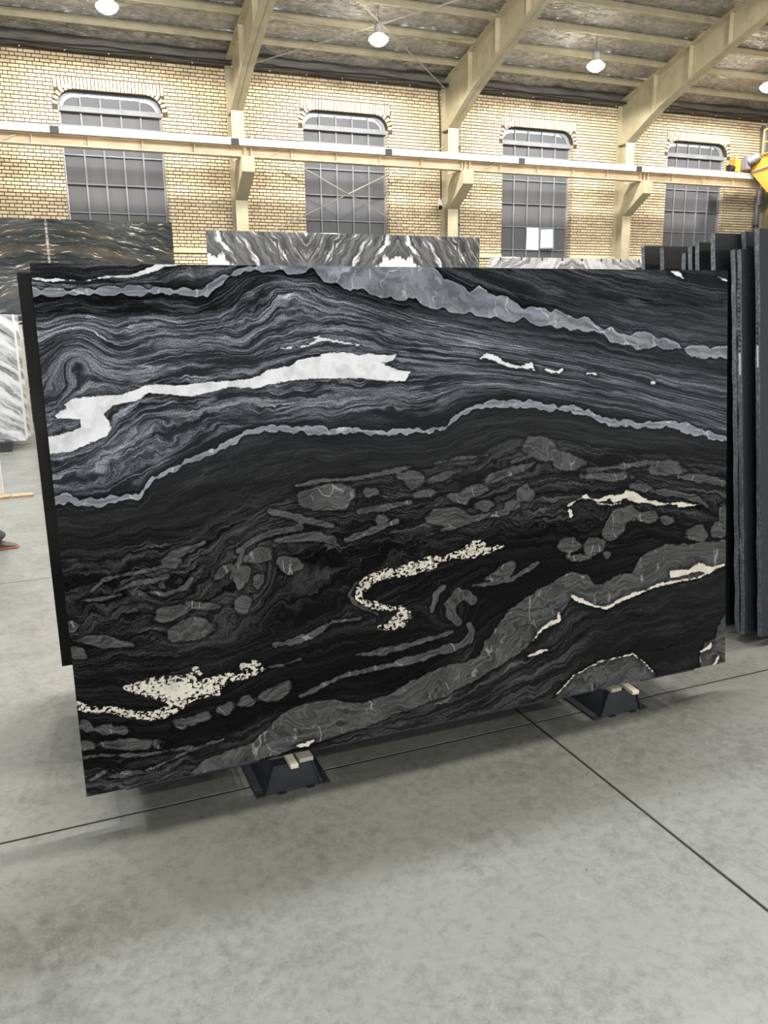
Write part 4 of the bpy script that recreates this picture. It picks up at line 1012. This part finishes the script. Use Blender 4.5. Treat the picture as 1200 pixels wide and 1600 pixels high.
    strat = np.stack([phi, X, wob], -1); tone = np.stack([base, amp, spk], -1); mask = np.stack([wsd, gsd, psd], -1)
    return strat, tone, mask

NU, NV = 640, 400
def slab_mesh():
    U, V = np.meshgrid(np.linspace(0, 1, NU+1), np.linspace(0, 1, NV+1))
    w = HM[2, 0]*U+HM[2, 1]*V+1
    PX = (HM[0, 0]*U+HM[0, 1]*V+HM[0, 2])/w; PY = (HM[1, 0]*U+HM[1, 1]*V+HM[1, 2])/w
    strat, tone, mask = chart(PX.ravel(), PY.ravel())
    nv = (NU+1)*(NV+1)
    vs = np.stack([U.ravel()*SLAB_L, np.zeros(nv), V.ravel()*SLAB_H], -1)
    idx = np.arange(nv).reshape(NV+1, NU+1)
    fs = np.stack([idx[:-1, :-1], idx[:-1, 1:], idx[1:, 1:], idx[1:, :-1]], -1).reshape(-1, 4)
    # the polished face is a fine grid; the body behind it is one closed block
    e = 0.0006
    bv = np.array([(x, y, z) for y in (e, SLAB_T) for (x, z) in ((0, 0), (SLAB_L, 0), (SLAB_L, SLAB_H), (0, SLAB_H))], float)
    allv = np.vstack([vs, bv]); o = nv
    me = bpy.data.meshes.new('marble_slab')
    extra = [(o, o+1, o+2, o+3), (o+5, o+4, o+7, o+6), (o+4, o+5, o+1, o), (o+5, o+6, o+2, o+1), (o+6, o+7, o+3, o+2), (o+7, o+4, o, o+3)]
    me.from_pydata(allv.tolist(), [], fs.tolist()+extra)
    me.materials.append(M['main_slab']); me.materials.append(M['black_granite'])
    mi = np.zeros(len(me.polygons), dtype=np.int32); mi[len(fs):] = 1; me.polygons.foreach_set('material_index', mi)
    for nm, arr in (('strat', strat), ('tone', tone), ('mask', mask)):
        at = me.attributes.new(nm, 'FLOAT_VECTOR', 'POINT')
        full = np.vstack([arr, np.zeros((8, 3))]).astype(np.float32)
        at.data.foreach_set('vector', full.ravel())
    me.update()
    return me
ms = bpy.data.objects.new('marble_slab', slab_mesh()); COL.objects.link(ms); ms.matrix_world = SLAB_M
tag(ms, 'huge polished black marble slab with white and grey swirling veins, in the foreground', 'stone slab')

# ------------------------------------------------------------------ the rack that carries it
rk = empty('a_frame_rack', (1.4, 3.3, 0)); tag(rk, 'dark steel rack with two hat-shaped base beams under the big swirled slab', 'rack')
def hat_beam(x):
    # trapezoid channel with flat side flanges, closed by an end plate
    y0, y1 = 2.66-3.3, 4.35-3.3; h = 0.112; wb, wt, fl_ = 0.105, 0.070, 0.035
    t = 0.006
    out = [(-wb-fl_, 0.004), (-wb, 0.004), (-wt, h), (wt, h), (wb, 0.004), (wb+fl_, 0.004)]
    inn = [(wb+fl_, 0.010), (wb+0.004-0.0, 0.010), (wt+0.004, h+t), (-wt-0.004, h+t), (-wb-0.004, 0.010), (-wb-fl_, 0.010)]
    b = MB(); pts = out+inn
    n = len(out)
    for i in range(n-1):
        a, b2, c, d2 = out[i], out[i+1], inn[n-2-i], inn[n-1-i]
        b.prism([a, b2, c, d2], 'y', y0, y1)
    o = b.build('base_beam', 'darksteel', rk, loc=(x-1.4, 0, 0))
    MB().prism([(-wb-0.002, 0.0), (wb+0.002, 0.0), (wt+0.003, h+0.004), (-wt-0.003, h+0.004)], 'y', y0+0.010, y0+0.018).build('end_plate', 'darksteel', rk, loc=(x-1.4, 0, 0))
    for sx in (-0.06, 0.05): MB().box((sx, y0-0.002, 0), (sx+0.03, y0+0.02, 0.004)).build('foot_pad', 'black', rk, loc=(x-1.4, 0, 0))
for x in (0.715, 2.20):
    hat_beam(x)
    for (ya, yt, s) in ((2.92, 3.20, 1), (3.80, 3.42, -1)):
        MB().prism([(ya-3.3, 0.118), (ya-3.3+0.05, 0.118), (yt-3.3+0.03, 1.62), (yt-3.3-0.03, 1.62)], 'x', x-1.4-0.03, x-1.4+0.03).build('upright', 'darksteel', rk)
    MB().box((x-1.4-0.04, -0.14, 1.60), (x-1.4+0.04, 0.16, 1.66)).build('top_cap', 'darksteel', rk)
for xa, xb in ((0.13, 0.60), (0.83, 2.08), (2.32, 2.62)):
    MB().prism([(xa-1.4, 2.709-0.0086*xa-3.3), (xb-1.4, 2.709-0.0086*xb-3.3), (xb-1.4, 0.9), (xa-1.4, 0.9)], 'z', 0.124, 0.1318).build('light_block_plate', 'darksteel', rk)  # unseen plates added to keep light off the floor under the slab
MB().box((-0.72, -0.05, 1.52), (0.84, 0.05, 1.58)).build('ridge_tube', 'darksteel', rk)
MB().box((-0.72, 0.0, 0.30), (0.84, 0.05, 0.35)).build('lower_tube', 'darksteel', rk)
ZB = 0.118
def strip(x, y0, y1, w, h, mat, label, yaw=0.0, z=ZB):
    o = MB().chbox((-w/2, 0, 0), (w/2, y1-y0, h), 0.002).build('spacer_block', mat, bevel=0.002)
    o.location = (x, y0, z); o.rotation_euler = (0, 0, yaw)
    tag(o, label, 'spacer', 'stone spacers under the slab'); return o
strip(0.708, 2.615, 2.80, 0.030, 0.0165, 'cream_strip', 'smooth cream stone strip on the left beam under the big slab, jutting forward', 0.0)
strip(0.762, 2.645, 2.80, 0.055, 0.0165, 'beige_stone', 'short wider beige stone block beside the cream strip on the left beam', 0.03)
strip(2.222, 2.600, 2.80, 0.032, 0.0165, 'cream_strip', 'smooth cream stone strip on the right beam under the big slab, jutting forward', -0.10)
strip(2.165, 2.655, 2.80, 0.055, 0.0165, 'beige_stone', 'short wider cream block beside the strip on the right beam', 0.02)

# black slab on the far side of the rack, leaning towards us
b2 = MB().chbox((0, 0, 0), (3.0, 0.02, 1.83), 0.0015).build('granite_slab', 'black_granite')
b2.location = (-0.045, 3.90, 0.135); b2.rotation_euler = (math.radians(17.5), 0, 0)
tag(b2, 'plain black polished slab behind the big swirled slab, seen along its left side', 'stone slab')

# slab and trestle added outside the left edge to darken the left foreground
shade_slab = MB().chbox((0, 0, 0), (3.0, 0.02, 1.80), 0.0015).build('granite_slab', 'black_granite')
shade_slab.location = (-3.42, 2.72, 0.135); shade_slab.rotation_euler = (math.radians(-5.7), 0, 0)
tag(shade_slab, 'black slab added to shade the left foreground, outside the left edge of the photo', 'stone slab')
shade_trestle = empty('slab_trestle', (-1.9, 3.0, 0)); tag(shade_trestle, 'dark trestle added under the shading slab outside the left edge of the photo', 'trestle')
for x in (-0.9, 0.9):
    MB().prism([(x-0.105, 0.0), (x+0.105, 0.0), (x+0.07, 0.134), (x-0.07, 0.134)], 'y', -0.34, 1.0).build('foot_beam', 'darksteel', shade_trestle)
    MB().prism([(0.05, 0.13), (0.11, 0.13), (0.20, 1.6), (0.14, 1.6)], 'x', x-0.03, x+0.03).build('upright', 'darksteel', shade_trestle)
MB().box((-0.95, 0.155, 1.45), (0.95, 0.205, 1.50)).build('cross_bar', 'darksteel', shade_trestle)

# ------------------------------------------------------------------ dark granite slabs standing at right
gs = [  # x left, y bottom, height, thickness, lean(deg), label, edge tags
 (3.308, 3.055, 1.985, 0.030, 7.0, 'dark granite slab with chalk marks on its pale edge, front one beside the big slab', True),
 (3.302, 3.0865, 1.985, 0.030, 7.0, 'dark granite slab flush behind the marked-edge granite slab', False),
 (3.360, 2.990, 2.08, 0.030, 7.0, 'dark granite slab at the right edge of the photo, taller than its left neighbour', True),
 (3.270, 3.190, 2.075, 0.030, 7.0, 'dark granite slab just past the big slab, its top edge seen above the corner', False),
 (3.435, 3.150, 2.085, 0.030, 7.0, 'dark granite slab whose top shows between the two tallest right-hand slabs', False),
 (3.322, 3.36, 2.045, 0.030, 7.0, 'dark granite slab, third in line behind the corner of the big slab', False),
 (3.330, 3.42, 2.03, 0.030, 7.0, 'granite slab with rough split edge, fourth in line behind the corner', False),
 (3.338, 3.48, 2.00, 0.030, 7.0, 'granite slab pressed against the rough split-edge slab from behind', False),
 (3.345, 3.66, 2.045, 0.030, 7.0, 'second to last dark granite slab at the back of the right row', False),
 (3.375, 3.86, 2.07, 0.030, 7.0, 'rearmost dark granite slab of the right row, leftmost in view', False)]
for (x, y, h, th, ln, lab, mk) in gs:
    o = empty('granite_slab', (x, y, 0.05)); tag(o, lab, 'stone slab', 'dark granite slabs standing at right')
    L = 2.9
    # body with a slightly uneven sawn left edge
    nz = 26; zs_ = [h*i/nz for i in range(nz+1)]
    jag = [random.uniform(-0.003, 0.003) for _ in zs_]
    b = MB(); vs = []
    for z, j in zip(zs_, jag): vs += [(j, 0, z), (j+random.uniform(-.002, .002), th, z), (L, 0, z), (L, th, z)]
    fs = []; mi = []
    for i in range(nz):
        a = i*4; c = a+4
        for f, m_ in (((a, a+2, c+2, c), 0), ((a+1, c+1, c+3, a+3), 0), ((a, c, c+1, a+1), 1), ((a+2, a+3, c+3, c+2), 1)): fs.append(f); mi.append(m_)
    t = nz*4
    fs += [(0, 1, 3, 2), (t, t+2, t+3, t+1)]; mi += [1, 1]
    b.add(vs, fs); b.mi = mi
    s = b.build('slab_body', ['grey_granite', 'granite_edge'], o); s.rotation_euler = (math.radians(-ln), 0, 0)
    if mk:
        z0 = 1.36 if h < 2 else 1.40
        q = MB().box((-0.0035, 0.006, z0), (-0.0045, th-0.012, z0+0.11)).build('paper_label', 'sticker', o); q.rotation_euler = s.rotation_euler
        for k in range(16 if h < 2 else 5):
            zz = z0+0.12+k*0.024+random.uniform(-.004, .004)
            q = MB().box((-0.0035, 0.006+random.uniform(0, .006), zz), (-0.0042, 0.018+random.uniform(0, .006), zz+random.uniform(.004, .010))).build('ink_mark', 'black', o); q.rotation_euler = s.rotation_euler
rr = empty('slab_trestle', (4.6, 3.4, 0)); tag(rr, 'dark trestle under the standing granite slabs at right', 'trestle')
for x in (-1.0, 0.9): MB().box((x-0.09, -0.45, 0), (x+0.09, 0.75, 0.049)).build('foot_beam', 'darksteel', rr)
MB().prism([(0.70, 0.05), (0.76, 0.05), (1.02, 2.0), (0.96, 2.0)], 'x', -1.03, -0.97).build('upright', 'darksteel', rr)
MB().prism([(0.70, 0.05), (0.76, 0.05), (1.02, 2.0), (0.96, 2.0)], 'x', 0.9, 0.96).build('upright', 'darksteel', rr)

# ------------------------------------------------------------------ person at the left edge, only a foot inside the frame
def skin_body(name, joints, bones, mat, parent, sub=2):
    me = bpy.data.meshes.new(name); keys = list(joints)
    me.from_pydata([joints[k][0] for k in keys], [(keys.index(a), keys.index(b)) for a, b in bones], [])
    me.materials.append(M[mat])
    o = bpy.data.objects.new(name, me); COL.objects.link(o); o.parent = parent
    sk = o.modifiers.new('skin', 'SKIN'); sk.use_smooth_shade = True
    for i, k in enumerate(keys):
        r = joints[k][1]; me.skin_vertices[0].data[i].radius = r if isinstance(r, tuple) else (r, r)
    me.skin_vertices[0].data[0].use_root = True
    s = o.modifiers.new('sub', 'SUBSURF'); s.levels = sub; s.render_levels = sub
    return o
M['skin'] = painted('skin', (0.50, 0.31, 0.22), 0.5, 0.05)
M['trouser'] = painted('dark_grey_trousers', (0.028, 0.030, 0.036), 0.85, 0.2, 0, 14)
M['shirt'] = painted('grey_blue_shirt', (0.14, 0.17, 0.22), 0.85, 0.1, 0, 14)
M['hair'] = painted('dark_hair', (0.012, 0.010, 0.009), 0.6)
M['shoe'] = painted('brown_grey_shoe', (0.07, 0.06, 0.055), 0.6)
M['sole'] = painted('orange_rubber_sole', (0.50, 0.18, 0.09), 0.6)
pe = empty('person', (-0.715, 6.95, 0)); tag(pe, 'person in dark grey trousers and orange-soled shoes, only one foot inside the left edge', 'person')
J = {'pelvis': ((0, 0, .97), (.15, .11)), 'waist': ((0, 0, 1.10), (.135, .10)), 'chest': ((.01, 0, 1.30), (.165, .115)), 'neckb': ((.01, 0, 1.47), (.07, .06)), 'neck': ((.02, 0, 1.54), .052),
     'head': ((.035, 0, 1.62), (.075, .085)), 'crown': ((.035, 0, 1.71), (.07, .08)),
     'shl': ((.01, .17, 1.43), .055), 'ell': ((-.06, .21, 1.14), .041), 'wrl': ((.05, .22, .90), .027), 'hal': ((.09, .22, .83), (.036, .018)),
     'shr': ((.01, -.17, 1.43), .055), 'elr': ((-.03, -.21, 1.14), .041), 'wrr': ((.10, -.21, .92), .027), 'har': ((.14, -.21, .85), (.036, .018)),
     'hil': ((0, .09, .90), .088), 'knl': ((.06, .10, .50), .058), 'anl': ((-.20, .10, .15), .038), 'tol': ((-.10, .10, .085), .014),
     'hir': ((0, -.09, .90), .088), 'knr': ((.16, -.10, .50), .058), 'anr': ((.22, -.10, .09), .038), 'tor': ((.31, -.10, .032), .014)}
E_ = [('pelvis', 'waist'), ('waist', 'chest'), ('chest', 'neckb'), ('neckb', 'neck'), ('neck', 'head'), ('head', 'crown')]
for s in 'lr': E_ += [('chest', 'sh'+s), ('sh'+s, 'el'+s), ('el'+s, 'wr'+s), ('wr'+s, 'ha'+s), ('pelvis', 'hi'+s), ('hi'+s, 'kn'+s), ('kn'+s, 'an'+s), ('an'+s, 'to'+s)]
skin_body('body', J, E_, 'skin', pe)
def grow(k, r): return (J[k][0], r)
skin_body('trousers', {'pelvis': grow('pelvis', (.165, .125)), 'belt': ((0, 0, 1.04), (.155, .115)), 'hil': grow('hil', .10), 'knl': grow('knl', .078), 'hel': ((-.17, .10, .19), .072), 'hir': grow('hir', .10), 'knr': grow('knr', .078), 'her': ((.215, -.10, .135), .075), 'her2': ((.250, -.10, .085), .105), 'her3': ((.262, -.10, .055), .105)},
          [('pelvis', 'belt'), ('pelvis', 'hil'), ('hil', 'knl'), ('knl', 'hel'), ('pelvis', 'hir'), ('hir', 'knr'), ('knr', 'her'), ('her', 'her2'), ('her2', 'her3')], 'trouser', pe)
skin_body('shirt', {'chest': grow('chest', (.182, .13)), 'hem': ((0, 0, .99), (.165, .125)), 'waist': grow('waist', (.15, .115)), 'col': ((.01, 0, 1.46), (.085, .075)), 'shl': grow('shl', .07), 'sl': ((-.05, .20, 1.18), .058), 'shr': grow('shr', .07), 'sr': ((-.02, -.20, 1.18), .058)},
          [('chest', 'waist'), ('waist', 'hem'), ('chest', 'col'), ('chest', 'shl'), ('shl', 'sl'), ('chest', 'shr'), ('shr', 'sr')], 'shirt', pe)
skin_body('hair', {'a': ((.015, 0, 1.70), (.085, .092)), 'b': ((.02, 0, 1.735), (.078, .085)), 'c': ((-.03, 0, 1.62), (.05, .07))}, [('a', 'b'), ('a', 'c')], 'hair', pe)
for s, y in (('l', .22), ('r', -.21)):
    hx, hy, hz = J['ha'+s][0]
    for k in range(4):
        ln = (.075, .085, .08, .062)[k]; yy = hy; x = hx+.024-.016*k
        MB().tube([(x, yy, hz-.01), (x+.006, yy, hz-.02-ln*.5), (x-.004, yy, hz-.02-ln)], [.009, .0085, .007], 8).build('finger', 'skin', pe, smooth=True)
    MB().tube([(hx+.03, hy, hz+.02), (hx+.055, hy, hz-.01), (hx+.06, hy, hz-.045)], [.011, .010, .008], 8).build('thumb', 'skin', pe, smooth=True)
for sy in (-1, 1):
    MB().lathe([(0, -.008), (.006, -.006), (.009, 0), (.006, .006), (0, .008)], (.112, sy*.030, 1.66), 10).build('eye', 'sticker', pe, smooth=True)
    MB().lathe([(0, -.028), (.012, -.02), (.016, 0), (.012, .02), (0, .028)], (.035, sy*.083, 1.65), 10).build('ear', 'skin', pe, smooth=True)
MB().tube([(.115, 0, 1.665), (.132, 0, 1.64), (.120, 0, 1.628)], [.007, .012, .008], 8).build('nose', 'skin', pe, smooth=True)
MB().tube([(.108, -.022, 1.600), (.116, 0, 1.598), (.108, .022, 1.600)], [.003, .006, .003], 8).build('mouth', 'sole', pe, smooth=True)
def shoe(x, y, z, pitch):
    e = empty('shoe', (0, 0, 0))
    bpy.data.objects.remove(e)
    out = [(-.09, -.034), (-.10, 0), (-.09, .034), (0, .040), (.10, .047), (.165, .035), (.185, 0), (.165, -.035), (.10, -.047), (0, -.040)]
    so = MB().prism(out, 'z', 0, .022).build('shoe_sole', 'sole', pe, bevel=.006)
    hs = [.075, .080, .075, .085, .050, .032, .028, .032, .050, .085]
    n = len(out); vs = [(a, b, .02) for a, b in out]+[(a*.97, b*.95, h*.7) for (a, b), h in zip(out, hs)]+[(a*.90+.004, b*.60, h) for (a, b), h in zip(out, hs)]
    fs = [(r*n+k, r*n+(k+1) % n, (r+1)*n+(k+1) % n, (r+1)*n+k) for r in (0, 1) for k in range(n)]+[tuple(range(2*n, 3*n)), tuple(range(n))[::-1]]
    up = MB().add(vs, fs).build('shoe_upper', 'shoe', pe, smooth=True, bevel=.004)
    for o in (so, up): o.location = (x, y, z); o.rotation_euler = (0, pitch, 0)
shoe(.24, -.10, 0.0, 0); shoe(-.17, .10, .055, .42)
